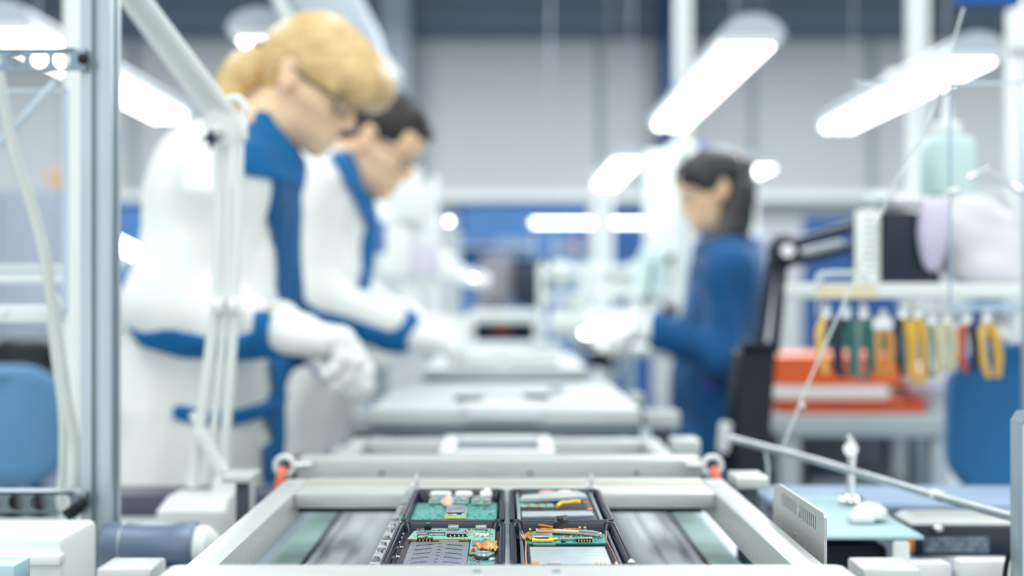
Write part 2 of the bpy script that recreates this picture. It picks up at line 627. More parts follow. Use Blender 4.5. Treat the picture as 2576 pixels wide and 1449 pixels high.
# blue partitions far behind
def partition(px0, px1, py0, D, label, shade=blue_part):
    o = thing('partition_screen', label, 'partition', (tx((px0 + px1) / 2, D), D, 0), 'blue partition screens at the back of the hall')
    x0, x1, z = tx(px0, D), tx(px1, D), tz(py0, D)
    B().span((x0, D - .02, .12), (x1, D + .02, z - .03)).done('panel', shade, o)
    B().span((x0, D - .03, z - .03), (x1, D + .03, z), .005).done('top_rail', blue_dark, o)
    for x in (x0 + .03, x1 - .03):
        B().span((x - .03, D - .03, 0), (x + .03, D + .03, z - .03), .005).done('post', blue_dark, o)
    return o

partition(1150, 1480, 512, 9.6, 'bright blue partition screen at the back, straight behind the conveyor')
partition(1490, 1640, 520, 9.8, 'blue partition screen behind the horizontal light tube, beside the long one', blue_dark)
partition(150, 480, 512, 9.0, 'blue partition screen glimpsed between the left metal post and the blonde woman')
partition(2020, 2260, 545, 8.6, 'dark blue partition screen behind the black lamp arms', blue_dark)
partition(2440, 2700, 560, 7.6, 'blue partition screen at the far right edge', blue_dark)


# ------------------------------------------------------------------ fluorescent bench lights (all of one kind)
def bench_light(cx, y0, y1, z, label, along='y', group='fluorescent bench lights', w=0.135, ntube=3, hood=True):
    o = thing('fluorescent_light', label, 'lamp', (cx, (y0 + y1) / 2, z), group)
    L = y1 - y0

    def T(u, v, h):     # u along, v across
        return (cx + v, (y0 + y1) / 2 + u, z + h) if along == 'y' else (cx + u, (y0 + y1) / 2 + v, z + h)
    loops = []
    for u in (-L / 2 - .03, L / 2 + .03):
        k = []
        for i in range(13):
            a = math.pi * i / 12
            k.append(T(u, (w / 2 + .02) * math.cos(a), .012 + .062 * math.sin(a)))
        loops.append(k)
    if hood:
        B().loft(loops).done('hood', hood_m, o, 50)
    for i in range(ntube):
        v = (i - (ntube - 1) / 2) * (w / ntube)
        B().cyl(T(-L / 2, v, 0), T(L / 2, v, 0), .0175, n=14).done('tube', tube_on, o)
    for u in (-L / 2 - .015, L / 2 + .015):
        bb = B()
        a = Vector(T(u - .014, -w / 2 - .008, -.006)); c = Vector(T(u + .014, w / 2 + .008, .02))
        bb.span(a, c, .004).done('end_cap', white_pl, o)
    for u in (-L * .35, L * .35):
        B().cyl(T(u, 0, .07), (T(u, 0, 0)[0], T(u, 0, 0)[1], 4.8), .0018, n=6).done('suspension_wire', steel, o)
    # hanging bracket
    bb = B()
    bb.box(T(0, 0, .085), (.05, .05, .03), .004).done('bracket', white_pc, o)
    return o

ZL = HZ + .69
bench_light(.678, 3.0, 4.45, ZL, 'three-tube bench light hung from the pale column, nearest of the inner right-hand row')
bench_light(1.376, 3.2, 4.5, ZL, 'long three-tube bench light at the far right, above the pale blue squeeze bottle')
bench_light(.64, 5.6, 6.9, ZL, 'small distant three-tube light left of the dark-haired woman')
bench_light(1.40, 5.9, 6.5, ZL, 'small distant light showing just right of the dark ponytail')
bench_light(-.655, 2.93, 4.2, ZL, 'three-tube bench light behind the top of the blonde ponytail')
bench_light(-1.31, 2.85, 4.25, ZL, 'three-tube bench light cut across by the left metal post')
bench_light(tx(1487, 8.4), 8.4 - .45, 8.4 + .45, tz(561, 8.4), 'single horizontal light tube glowing across the far end of the hall', along='x', w=.06, ntube=2, hood=False)


# posts that carry the lights
def post(px, D, w, z0, z1, label, m=white_pc, d=None, name='light_post', cat='post', grp='posts carrying the bench lights', slot=True):
    x = tx(px, D)
    o = thing(name, label, cat, (x, D, z0), grp)
    wd = w / F * D
    B().span((x - wd / 2, D - wd / 2, z0), (x + wd / 2, D + wd / 2, z1), wd * .12).done('upright', m, o)
    if slot:
        B().span((x - wd * .12, D - wd / 2 - .002, z0 + .1), (x + wd * .12, D - wd / 2 + .001, z1 - .05)).done('slot', grey_pl if m is not white_pc else hood_m, o)
    B().span((x - wd, D - wd, z0), (x + wd, D + wd, z0 + .012), .003).done('foot_plate', steel, o)
    return o

post(1516, 7.4, 48, 0, tz(430, 7.4), 'slim white post under the small distant light at the centre right')
post(1718, 4.62, 40, 0, 3.2, 'pale column crossing the inner right-hand bench light')
post(2308, 4.66, 44, 0, 3.2, 'white column behind the squeeze bottle, rising through the long light')
post(1885, 6.7, 34, 0, tz(420, 6.7), 'thin pale post just behind the long dark hair')
post(2560, 3.0, 44, 0, tz(22, 3.0), 'white post cut by the top right corner of the picture', slot=False)

# hanging sign, top right
o = thing('hanging_sign', 'plain blue sign board hanging in the top right corner', 'sign', (tx(2500, 2.4), 2.4, tz(16, 2.4)))
B().span((tx(2402, 2.4), 2.38, tz(16, 2.4)), (tx(2720, 2.4), 2.40, tz(-120, 2.4)), .004).done('board', blue_sign, o)
B().span((tx(2396, 2.4), 2.375, tz(20, 2.4)), (tx(2726, 2.4), 2.405, tz(13, 2.4)), .003).done('bottom_rail', blue_dark, o)

# fume extraction arm behind the blonde head
o = thing('extraction_duct', 'pale grey fume extraction duct slanting down behind the blonde head', 'duct', P(920, 235, 2.8))
B().tube([P(640, -330, 2.8), P(770, -60, 2.8), P(870, 130, 2.8), P(900, 190, 2.8)], [.105, .105, .10, .085], 24).done('pipe', mat('pale_duct', (182, 194, 204), .45, .1, .03, 6), o)
B().tube([P(560, -330, 2.7), P(700, 0, 2.7), P(810, 190, 2.7)], .014, 10).done('support_rod', white_pc, o)
B().lathe(P(912, 215, 2.8), [(.10, -.03), (.105, -.02), (.085, .06), (.084, .065)], 24, rot_to(P(870, 130, 2.8) - P(912, 215, 2.8)).to_3x3()).done('nozzle', white_pl, o)

# ------------------------------------------------------------------ conveyor
ZR = HZ - .262   # top of the rails
cv = thing('conveyor', 'long aluminium conveyor line running straight back under the pallets', 'conveyor', (0, 2.5, 0))
Y0, Y1 = .50, 5.0
for s in (-1, 1):
    bb = B()
    # extruded rail: stepped section
    sec = [(0, -.05), (.045, -.05), (.045, -.002), (.036, 0), (.036, -.008), (.026, -.008), (.026, 0), (.010, 0), (.010, -.006), (0, -.006)]
    L0 = [Vector((s * (.150 + x), Y0, ZR + z)) for x, z in sec]
    L1 = [Vector((s * (.150 + x), Y1, ZR + z)) for x, z in sec]
    bb.loft([L0, L1]).done('rail', alu_rail, cv)
    B().span((s * .196, Y0, ZR - .016), (s * .203, Y1, ZR - .006)).done('rubber_strip', rubber, cv)
    B().span((s * .205, Y0, ZR - .02), (s * .24, Y1, ZR - .012)).done('belt', pale_belt, cv)
    B().span((s * .242, Y0, ZR - .09), (s * .285, Y1, ZR - .03), .004).done('side_beam', alu_d, cv)
for y in np.arange(.62, 5, .62):
    B().span((-.245, y, ZR - .09), (.245, y + .045, ZR - .055), .003).done('cross_member', alu_d, cv)
B().span((-.135, Y0, ZR - .054), (.135, Y1, ZR - .046)).done('drip_tray', mat('pale_steel_tray', (238, 243, 246), .4, .15, .05, 6), cv)
for y in (.9, 2.9, 4.8):
    for s in (-1, 1):
        B().span((s * .242, y, 0), (s * .285, y + .04, ZR - .09), .004).done('leg', alu_d, cv)


# pallets (square aluminium frames)
def pallet(y0, y1, z, label, xw=.2365, bar=.0245, h=.032, front=True, lip=True):
    o = thing('pallet_frame', label, 'pallet', (0, (y0 + y1) / 2, z - h), 'aluminium pallet frames riding on the conveyor')
    for s in (-1, 1):
        bb = B()
        x0, x1 = s * (xw - bar), s * xw
        bb.span((x0, y0 + .002, z - h), (x1, y1 - .002, z), .0022)
        bb.done('side_bar', alu, o)
    B().span((-xw + bar, y0, z - h), (xw - bar, y0 + .04, z), .0022).done('front_bar', alu, o)
    bb = B()
    bb.span((-xw + bar, y1 - .088, z - .0155), (xw - bar, y1 - .03, z - .0005), .0015)
    bb.span((-xw + bar, y1 - .028, z - h), (xw - bar, y1, z + .0005), .0022)
    bb.done('rear_bar', alu, o)
    B().span((-xw + bar + .004, y1 - .086, z - .020), (xw - bar - .014, y1 - .07, z - .0155)).done('underside_shade', rubber, o)  # black strip standing in for the shade under the rear bar
    B().span((-xw + bar, y1 - .0299, z - .004), (xw - bar, y1 - .0281, z + .0006)).done('amber_line', mat('amber_seal', (205, 190, 130), .5, 0, .05, 40), o)
    for s in (-1, 1):
        for y in (y0 + .02, y1 - .045):
            B().cyl((s * (xw - bar / 2), y, z - .001), (s * (xw - bar / 2), y, z + .0006), .0035, n=14).done('bolt', steel, o)
    return o

ZF = HZ - .200
pallet(.745, 1.185, ZF, 'nearest aluminium pallet frame, holding the four black phone trays')
# second pallet: a tall front wall and its own frame
p2 = thing('pallet_frame', 'second aluminium pallet, whose tall front wall stands right behind the nearest one', 'pallet', (0, 1.5, ZF - .04), 'aluminium pallet frames riding on the conveyor')
B().span((-.2455, 1.285, HZ - .228), (.2325, 1.325, HZ - .1945), .003).done('front_bar', alu, p2)
for s in (-1, 1):
    B().span((s * .20, 1.325, HZ - .245), (s * .226, 1.62, HZ - .213), .003).done('side_bar', alu, p2)
B().span((-.2, 1.58, HZ - .245), (.2, 1.62, HZ - .213), .003).done('rear_bar', alu, p2)
for x in (-.145, .03, .155):
    B().cyl((x, 1.2835, HZ - .211), (x, 1.286, HZ - .211), .0022, n=10).done('screw', rubber, p2)
# small empty carrier between
o = thing('empty_carrier', 'small empty white carrier frame lying between the second and third pallets', 'carrier', (-.01, 1.45, HZ - .212))
for a, c in (((-.085, 1.40, 0), (-.065, 1.56, .012)), ((.045, 1.40, 0), (.065, 1.56, .012)), ((-.065, 1.40, 0), (.045, 1.42, .012)), ((-.065, 1.54, 0), (.045, 1.56, .012))):
    B().span(Vector(a) + Vector((0, 0, HZ - .2135)), Vector(c) + Vector((0, 0, HZ - .2135)), .003).done('edge_bar', white_pc, o)
B().span((-.066, 1.41, HZ - .2135), (.046, 1.55, HZ - .2095)).done('base_plate', chip_m, o)


def deep_pallet(y0, y1, zt_, xw, label, h1=.02, lid=True):
    o = thing('pallet_frame', label, 'pallet', (0, (y0 + y1) / 2, zt_ - .05), 'aluminium pallet frames riding on the conveyor')
    B().span((-xw, y0 + .012, zt_ - .012), (xw, y1, zt_), .003).done('top_plate', mat('pallet_top', (214, 222, 222), .45, .3, .05, 14), o)
    B().span((-xw, y0 + .004, zt_ - .026), (xw, y0 + .05, zt_ - .0125), .002).done('front_lip', alu, o)
    B().span((-xw + .006, y0, zt_ - .046), (xw - .006, y1 - .02, zt_ - .0265), .002).done('lower_frame', mat('grey_frame_bar', (104, 117, 124), .4, .5, .05, 14), o)
    return o

deep_pallet(1.89, 2.48, HZ - .2, .236, 'third pallet along the conveyor, with its flat top below the white glove')
deep_pallet(2.95, 3.62, HZ - .2, .222, 'fourth pallet along the conveyor, beyond the glove')
deep_pallet(3.72, 4.35, HZ - .19, .205, 'farthest pallet, fading out at the end of the conveyor')

# things on the third pallet
o = tag(B().box((-.008, 1.93, HZ - .197), (.13, .07, .008), .003).done('jig_plate', label_m), 'pale jig plate on the front edge of the third pallet', 'plate')
o = tag(B().span((-.066, 1.862, HZ - .214), (.064, 1.888, HZ - .196), .003).done('scanner_bar', mat('pale_grey_box', (200, 208, 214), .4, 0, .03, 20)), 'pale grey scanner bar fixed to the front of the third pallet', 'scanner')
for i, (px, py, w, l, lab) in enumerate([(1180, 1008, .05, .03, 'dark loose part lying left of centre on the third pallet'), (1350, 1002, .05, .025, 'dark loose part lying right of centre on the third pallet'), (1400, 985, .02, .04, 'tiny grey loose part farther back on the third pallet')]):
    c = PL(px, py, .199)
    tag(B().box(c + Vector((0, 0, .004)), (w, l, .006), .0015, Matrix.Rotation(.3 * (i - 1), 3, 'Z')).done('loose_part', chip_k if i < 2 else chip_m), lab, 'electronic part', 'loose parts on the third pallet')
# trays on the fourth
for k, (x, y, w) in enumerate([(-.09, 3.1, .14), (.08, 3.1, .15), (-.02, 3.4, .2)]):
    o = thing('white_tray', ['white tray on the left of the fourth pallet', 'white tray on the right of the fourth pallet', 'wide white tray at the back of the fourth pallet'][k], 'tray', (x, y, HZ - .2), 'white trays on the fourth pallet')
    bb = B()
    O, I, Fl = rrect(w, .16, .012), rrect(w - .008, .152, .01), rrect(w - .02, .14, .01)
    bb.loft([[(x + a, y + c, HZ - .2) for a, c in Fl], [(x + a, y + c, HZ - .182) for a, c in O], [(x + a, y + c, HZ - .182) for a, c in I], [(x + a, y + c, HZ - .197) for a, c in Fl]]).done('shell', white_pl, o)

# clamps and stops bolted to the conveyor around the nearest pallet
def clamp_post(c, w, l, h, label, grp=None, hole=True, cap=.012, leg=None):
    o = thing('corner_stop', label, 'stop block', (c[0], c[1], c[2] - h), grp)
    B().box((c[0], c[1], c[2] - cap / 2), (w, l, cap), .0018).done('cap', alu, o)
    lw = leg or w * .55
    B().box((c[0], c[1] + l * .1, c[2] - cap - (h - cap) / 2), (lw, l * .7, h - cap), .001).done('leg', mat('dark_stop_leg', (70, 84, 92), .5, .4, .1, 30), o)
    if hole:
        B().cyl((c[0], c[1], c[2] - .002), (c[0], c[1], c[2] + .0004), .003, n=16).done('bolt', steel, o)
    return o
G = 'metal stop blocks around the nearest pallet'
clamp_post((-.247, .722, HZ - .178), .036, .032, .12, 'square metal stop block at the bottom left, beside the near crossbar', G, leg=.034, cap=.010)
clamp_post((.251, .722, HZ - .178), .038, .034, .12, 'square metal stop block with a hex bolt at the bottom right', G, leg=.036, cap=.010)
clamp_post((-.2895, 1.20, HZ - .196), .033, .05, .14, 'metal stop block behind the white lamp base, at the back left pallet corner', G, hole=False, cap=.008, leg=.008)
clamp_post((.262, 1.175, HZ - .194), .035, .05, .14, 'metal stop block at the back right corner of the nearest pallet', G, hole=False, cap=.012, leg=.016)
clamp_post((.247, 1.50, HZ - .198), .036, .05, .14, 'ribbed white block to the right of the second pallet', G, hole=False, cap=.03, leg=.03)
clamp_post((.285, 2.0, HZ - .214), .065, .05, .16, 'grey block right of the third pallet, in front of the blue coat', G, hole=False, cap=.03, leg=.03)
clamp_post((-.262, 2.0, HZ - .222), .045, .05, .16, 'white block left of the third pallet, below the white glove', G, hole=False, cap=.03, leg=.03)
clamp_post((.262, 2.2, HZ - .2), .03, .05, .18, 'tall white stop beside the back of the third pallet', G, hole=False, cap=.03, leg=.02)

# near crossbar
o = thing('crossbar', 'flat aluminium crossbar along the bottom edge of the picture', 'bar', (0, .69, HZ - .21))
bb = B(); r_ = rrect(.4415, .052, .006)
bb.loft([[(a + .0015, .692 + c, HZ - .205) for a, c in r_], [(a + .0015, .692 + c, HZ - .180) for a, c in r_], [(a * .993 + .0015, .692 + c * .96, HZ - .178) for a, c in r_]]).done('bar', alu, o)
for x in (-.018, .033):
    B().cyl((x, .700, HZ - .1782), (x, .700, HZ - .1772), .0026, n=14).done('bolt', steel, o)
for x in (-.2, .2):
    B().span((x - .01, .67, ZR - .09), (x + .01, .70, HZ - .205), .001).done('support', alu_d, o)

# slotted vent plate standing at the right
o = thing('slotted_plate', 'upright slotted metal plate standing right of the nearest pallet', 'metal plate', (.245, .93, HZ - .24))
xx = .2475
bb = B()
zt0, zb0 = HZ - .1715, HZ - .25
outline = [(.845, zb0), (.845, zt0 + .000), (.849, zt0 + .003), (.985, zt0 - .0005), (.997, zt0 - .004), (1.004, zt0 - .016), (1.006, zb0)]
slots = [(.868 + .0056 * i) for i in range(9)] + [(.926 + .0056 * i) for i in range(9)]
M = Matrix(((0, 0, 1, xx), (1, 0, 0, 0), (0, 1, 0, 0), (0, 0, 0, 1)))
# plate as strips so that the slots are real openings
sz0, sz1 = zt0 - .0165, zt0 - .0055
bb.prism([(.845, zb0), (1.006, zb0), (1.006, sz0), (.845, sz0)], .0022, M)
bb.prism([(.845, sz1), (1.002, sz1), (.997, zt0 - .002), (.985, zt0), (.849, zt0 + .0012), (.845, zt0 - .002)], .0022, M)
edges = [.845] + sorted(slots) + [1.004]
prev = .845
for sl in sorted(slots):
    bb.prism([(prev, sz0), (sl, sz0), (sl, sz1), (prev, sz1)], .0022, M)
    prev = sl + .0026
bb.prism([(prev, sz0), (1.005, sz0), (1.003, sz1), (prev, sz1)], .0022, M)
bb.done('plate', alu, o)
B().cyl((xx - .0005, .9205, zt0 - .013), (xx + .0028, .9205, zt0 - .013), .0042, n=18).done('rivet', steel, o)
B().span((xx + .0024, .862, sz0 - .001), (xx + .0034, .982, sz1 + .001)).done('slot_shade', rubber, o)  # dark strip added behind the slots so they read as shaded
for y, z in ((.988, zt0 - .030), (.93, zt0 - .034)):
    B().cyl((xx - .0006, y, z), (xx + .0024, y, z), .0016, n=12).done('screw', gold, o)

# rings with orange hose on both sides of the second pallet
for px, s, lab in ((716, -1, 'round hose clamp with a short orange air hose left of the second pallet'), (1792, 1, 'round hose clamp with a short orange air hose right of the second pallet')):
    c = P(px, 1172, 1.27)
    o = thing('hose_clamp', lab, 'hose fitting', c + Vector((0, 0, -.015)), 'round hose fittings beside the second pallet')
    ring = [c + Vector((math.cos(a) * .010, 0, math.sin(a) * .010)) for a in np.linspace(0, 2 * math.pi, 25)[:-1]]
    bb = B(); n = 10
    loops = []
    for a in np.linspace(0, 2 * math.pi, 25):
        rad = Vector((math.cos(a), 0, math.sin(a)))
        loops.append([c + rad * (.0105 + .0035 * math.cos(t)) + Vector((0, .004 * math.sin(t), 0)) for t in np.linspace(0, 2 * math.pi, n + 1)[:-1]])
    bb.loft(loops, False, False).done('ring', white_pl, o)
    B().tube([c + Vector((s * .001, -.004, -.003)), c + Vector((s * .002, -.012, -.010)), c + Vector((s * .009 if s > 0 else -.004, -.016, -.026))], .0052, 12, 4).done('hose', mat('orange_hose', (240, 120, 88), .4, 0, .05, 30), o)
    B().cyl(c + Vector((-s * .012, 0, 0)), c + Vector((-s * .03, .004, 0)), .004).done('stem', steel, o)

# carrier plate under the phone trays, with edge screws
o = thing('carrier_plate', 'perforated steel carrier plate under the four black phone trays', 'plate', (0, .95, ZF))
B().span((-.0995, .74, ZF + .0005), (.093, 1.10, ZF + .0025), .0006).done('plate', steel, o)
for i in range(14):
    y = .765 + i * .024
    B().cyl((-.0955, y, ZF + .002), (-.0955, y, ZF + .0042), .0022, n=12).done('screw', chrome, o)
for i in range(9):
    y = .77 + i * .036
    B().span((-.0988, y, ZF + .0025), (-.0925, y + .006, ZF + .0030)).done('slot_mark', chip_m, o)
for x, lab in ((-.0905, 'shiny locating pin behind the left pair of trays'), (.0885, 'shiny locating pin behind the right pair of trays')):
    q = thing('locating_pin', lab, 'pin', (x, 1.118, ZF), 'locating pins at the back of the carrier plate')
    B().lathe((x, 1.118, ZF), [(.004, 0), (.004, .003), (.0022, .0035), (.0022, .013), (.001, .016)], 14).done('pin', chrome, q)
    B().sph((x - .004, 1.112, ZF + .0045), .0025, 10).done('ball', chrome, q)

# ------------------------------------------------------------------ phone trays and their contents (in focus)
TZ = ZF + .0025     # tray underside
TR = HZ - .186      # tray rim
def phone_tray(cx, cy, w, l, label):
    o = thing('phone_tray', label, 'tray', (cx, cy, TZ), 'four black plastic phone trays on the carrier plate')
    h = TR - TZ
    spec = [(w - .006, l - .006, .007, 0), (w - .001, l - .001, .009, h - .0022), (w, l, .010, h - .0008), (w - .0012, l - .0012, .0095, h), (w - .0042, l - .0042, .0085, h), (w - .0052, l - .0052, .008, h - .0012),
            (w - .0062, l - .0062, .008, h - .0012), (w - .0072, l - .0072, .0075, h - .0002), (w - .0085, l - .0085, .007, h - .0006), (w - .0120, l - .0120, .006, .0026), (w - .014, l - .014, .005, .0018)]
    loops = [[(cx + a, cy + c, TZ + z) for a, c in rrect(W_, L_, r_, 7)] for W_, L_, r_, z in spec]
    B().loft(loops).done('shell', tray_m, o, 50)
    for sx in (-1, 1):
        for sy in (-1, 1):
            B().cyl((cx + sx * (w / 2 - .012), cy + sy * (l / 2 - .012), TZ + .0018), (cx + sx * (w / 2 - .012), cy + sy * (l / 2 - .012), TZ + .0032), .0035, .003, n=14).done('corner_boss', tray_m, o)
    return o
XL, XR = -.0432, .0472
phone_tray(XL, .8215, .0872, .1465, 'near left black phone tray, holding the plate with slanting slots')
phone_tray(XR, .8215, .0872, .1465, 'near right black phone tray, holding the phone chassis with a silver plate')
phone_tray(XL, .9705, .0872, .1465, 'far left black phone tray, full of green boards')
phone_tray(XR, .9705, .0872, .1465, 'far right black phone tray, holding the chassis with a yellow strip')
FZ = TZ + .002      # tray floor
def zl(zx, zy, drop, o=(900, 1200)):
    return PL(o[0] + zx / 5.82, o[1] + zy / 5.82, drop)


def chip(parent, name, a, c, z0, z1, m, b=.0003):
    """box whose footprint spans points a..c"""
    return B().span((a.x, a.y, z0), (c.x, c.y, z1), b).done(name, m, parent)


def comps(parent, x0, y0, x1, y1, z, n, seed, zone=None):
    """a scatter of tiny surface-mount parts, one mesh per kind"""
    rnd = random.Random(seed)
    kinds = [('resistors', chip_k, .0011, .0006, .0005), ('capacitors', mat('tan_capacitor', (186, 160, 120), .5, 0, .1, 100), .0012, .0008, .0007), ('solder_dots', solder, .0007, .0007, .0003), ('small_chips', chip_m, .0026, .0022, .0008)]
    for k, (nm, m, w, l, h) in enumerate(kinds):
        bb = B()
        for i in range(n if k < 3 else max(2, n // 6)):
            x, y = rnd.uniform(x0, x1), rnd.uniform(y0, y1)
            if rnd.random() < .5:
                w, l = l, w
            bb.span((x - w / 2, y - l / 2, z), (x + w / 2, y + l / 2, z + h))
        q = bb.done(nm, m, parent)
        q['kind'] = 'stuff'


def connector(parent, x0, x1, y, z, h, d, npin, m=chip_k, pin=gold, shell=None):
    c = B().span((x0, y - d / 2, z), (x1, y + d / 2, z + h), .0003).done('connector', m, parent)
    bb = B()
    for i in range(npin):
        x = x0 + (x1 - x0) * (i + .8) / (npin + .6)
        bb.span((x - .0006, y - d / 2 - .0005, z + .0003), (x + .0006, y - d / 2 + .0008, z + h * .75), .0001)
    bb.done('pins', pin, c)
    if shell:
        B().span((x0 - .0004, y - d / 2 + .001, z + h - .0002), (x1 + .0004, y + d / 2 + .0006, z + h + .0004), .0002).done('shield', shell, c)
    return c

# ---- near left: chassis with slotted steel plate and an L-shaped board
o = thing('phone_chassis', 'opened phone chassis with slotted steel plate and green board in the near left tray', 'phone', (XL, .82, FZ))
px0, px1 = XL - .0375, XL + .0385
yb, yt = .7535, .8870
zb = FZ + .0028
B().span((px0, yb, FZ + .0001), (px1, yt - .004, zb), .0012).done('chassis', mat('graphite_chassis', (32, 42, 58), .4, .4, .15, 100), o)
pl0, pl1 = px0 + .008, px0 + .0535
B().span((pl0, yb + .003, zb), (pl1, .851, zb + .0009), .0003).done('slotted_plate', steel_pl, o)
bb = B()
for i in range(7):
    y = .846 - i * .0135
    for (xa, s) in ((pl0 + .0045, 1), (pl1 - .0045, -1)):
        bb.box((xa + s * .0065, y + .001, zb + .0009), (.0135, .0011, .0006), .0002, Matrix.Rotation(s * .42, 3, 'Z'))
for i in range(9):
    bb.box(((pl0 + pl1) / 2 + .0005, .847 - i * .0095, zb + .0009), (.0026, .0012, .0005), .0002)
bb.done('slots', chip_k, o)
B().box(((pl0 + pl1) / 2 + .004, .7655, zb + .0011), (.012, .0035, .0009), .0003).done('tab', chip_k, o)
for (zx, zy) in ((615, 1055), (560, 1195), (655, 860), (625, 915), (600, 985)):
    c = zl(zx, zy, .1935)
    B().lathe((c.x, c.y, zb), [(.0024, 0), (.0026, .0008), (.0018, .0014), (.0002, .0016)], 14).done('screw', chrome if zy > 1000 else steel, o)
rim = B()
rim.span((px0, yb, zb - .001), (px0 + .0016, yt - .012, zb + .0022), .0004); rim.span((px1 - .0016, yb, zb - .001), (px1, yt - .010, zb + .0022), .0004)
rim.done('edge_rim', chip_k, o)
# board
zp = zb + .0016
bl = px0 + .005
bt = .8850
bf = .8465
xr0 = px0 + .0545
poly_b = [(bl, bf), (xr0, bf), (xr0, .800), (px1 - .003, .800), (px1 - .003, bt - .006), (px1 - .006, bt - .001), (bl + .010, bt), (bl + .003, bt - .010)]
bd = B().prism(poly_b, .0011, Matrix.Translation((0, 0, zp))).done('circuit_board', pcb2, o)
B().span((bl, bf - .0004, zp - .0001), (xr0, bf + .0001, zp + .0009)).done('gold_edge', gold, bd)
zq = zp + .0011
comps(bd, bl + .004, bf + .003, px1 - .005, bt - .004, zq, 70, 4)
comps(bd, xr0 + .001, .803, px1 - .005, bf, zq, 22, 7)
a, c = zl(965, 800, .190), zl(1090, 735, .190)
cm = chip(bd, 'camera_module', Vector((a.x, .877, 0)), Vector((c.x, .884, 0)), zq, zq + .0042, chip_k, .0006)
B().cyl(((a.x + c.x) / 2, .8805, zq + .004), ((a.x + c.x) / 2, .8805, zq + .0052), .0025, n=18).done('lens', mat('lens_glass', (60, 66, 90), .1, .3, .05, 20), cm)
chip(bd, 'shield_can', Vector((zl(1280, 0, .19).x * 1.0 + 0, 0, 0)) if False else Vector((px0 + .035, .8755, 0)), Vector((px0 + .0435, .8835, 0)), zq, zq + .0034, shield, .0005)
chip(bd, 'port_shell', Vector((px0 + .057, .877, 0)), Vector((px0 + .066, .884, 0)), zq, zq + .0032, shield, .0009)
chip(bd, 'grey_chip', Vector((px0 + .0115, .859, 0)), Vector((px0 + .0195, .871, 0)), zq, zq + .0009, chip_m)
chip(bd, 'memory_chip', Vector((xr0 + .0012, .8235, 0)), Vector((xr0 + .0135, .838, 0)), zq, zq + .0009, chip_m)
connector(bd, px0 + .0205, px0 + .0335, .8605, zq, .0022, .004, 9, chip_k, solder, shield)
connector(bd, px0 + .0355, px0 + .0505, .8560, zq, .0022, .0045, 4, chip_k, solder, shield)
connector(bd, px0 + .0125, px0 + .0248, .8480, zp - .0012, .0026, .004, 4, chip_k, gold)
chip(bd, 'bus_bar', Vector((px0 + .0295, .8455, 0)), Vector((px0 + .0455, .8478, 0)), zp - .002, zp, shield)
lb = chip(bd, 'paper_label', Vector((xr0 + .003, .8580, 0)), Vector((xr0 + .0135, .8655, 0)), zq, zq + .0003, label_m, 0)
bb = B()
rnd = random.Random(3)
for i in range(22):
    xx_ = xr0 + .0036 + i * .00043
    bb.span((xx_, .8598, zq + .0003), (xx_ + rnd.choice((.0001, .0002)), .8638, zq + .00034))
bb.done('barcode', ink, lb)
chip(bd, 'tape', Vector((xr0 + .0115, .822, 0)), Vector((xr0 + .020, .836, 0)), zq + .0009, zq + .0012, mat('ochre_tape', (196, 150, 62), .35, .1, .1, 80), 0)
# crumpled amber flex
def crumple(parent, name, c, w, l, h, seed, m, n=9, rz=0.0):
    rnd = random.Random(seed)
    bb = B()
    vs = []
    R = Matrix.Rotation(rz, 3, 'Z')
    grid = [[Vector(((i / (n - 1) - .5) * w, (j / (n - 1) - .5) * l, h * (.45 + .55 * math.sin(i * 1.3 + seed + j * .5)) * (.6 + .6 * rnd.random()))) for j in range(n)] for i in range(n)]
    for row in grid:
        vs.append([bb.bm.verts.new(Vector(c) + R @ v) for v in row])
    for i in range(n - 1):
        for j in range(n - 1):
            bb.bm.faces.new((vs[i][j], vs[i + 1][j], vs[i + 1][j + 1], vs[i][j + 1]))
    q = bb.done(name, m, parent, 40, recalc=False)
    md = q.modifiers.new('thick', 'SOLIDIFY'); md.thickness = .00025
    return q
crumple(bd, 'flex_cable', (px1 - .009, .8165, zq + .0006), .013, .018, .0024, 2, flex_m, rz=.4)
crumple(bd, 'foil_wrap', (px1 - .0045, .8115, zq + .0008), .006, .016, .0028, 5, mat('wrinkled_foil', (226, 208, 160), .25, .5, .2, 300, col2=(214, 150, 60)), rz=.2)
chip(bd, 'black_block', Vector((px1 - .014, .803, 0)), Vector((px1 - .008, .8055, 0)), zq, zq + .002, chip_k)
B().tube([(px1 - .020, .8035, zq + .0006), (px1 - .0185, .806, zq + .0022), (px1 - .0175, .804, zq + .0006)], .0008, 8, 4).done('red_wire', mat('red_wire', (200, 60, 60), .4, 0, .05, 50), bd)
# lower green board and coin motor
lb = B().span((xr0 - .0005, yb + .002, zb), (px1 - .002, .7985, zb + .001), .0003).done('lower_board', pcb, o)
comps(lb, xr0 + .001, .758, px1 - .012, .797, zb + .001, 16, 12)
for i in range(6):
    B().span((xr0 + .006 + i * .0022, .7738, zb + .001), (xr0 + .0075 + i * .0022, .7765, zb + .0013)).done('pad', solder, lb)
c = Vector((px1 - .0105, .7925, zb + .001))
mt = B().lathe(c, [(.0074, 0), (.0078, .0012), (.0072, .0018)], 32).done('vibration_motor', chip_k, o)
B().lathe(c + Vector((0, 0, .0016)), [(.0062, 0), (.0064, .0016), (.0058, .0022), (.0052, .0021), (.005, .0019), (.0001, .0019)], 32).done('silver_cap', shield, mt)
B().lathe(c + Vector((.0055, -.006, 0)), [(.0028, 0), (.0028, .001), (.001, .0018)], 16).done('tab', steel, mt)
# right wall of little ribs
bb = B()
for i in range(20):
    bb.span((px1 - .001, yb + .006 + i * .0058, zb + .001), (px1 + .0012, yb + .0088 + i * .0058, zb + .0034), .0002)
bb.done('rib_strip', chip_k, o)

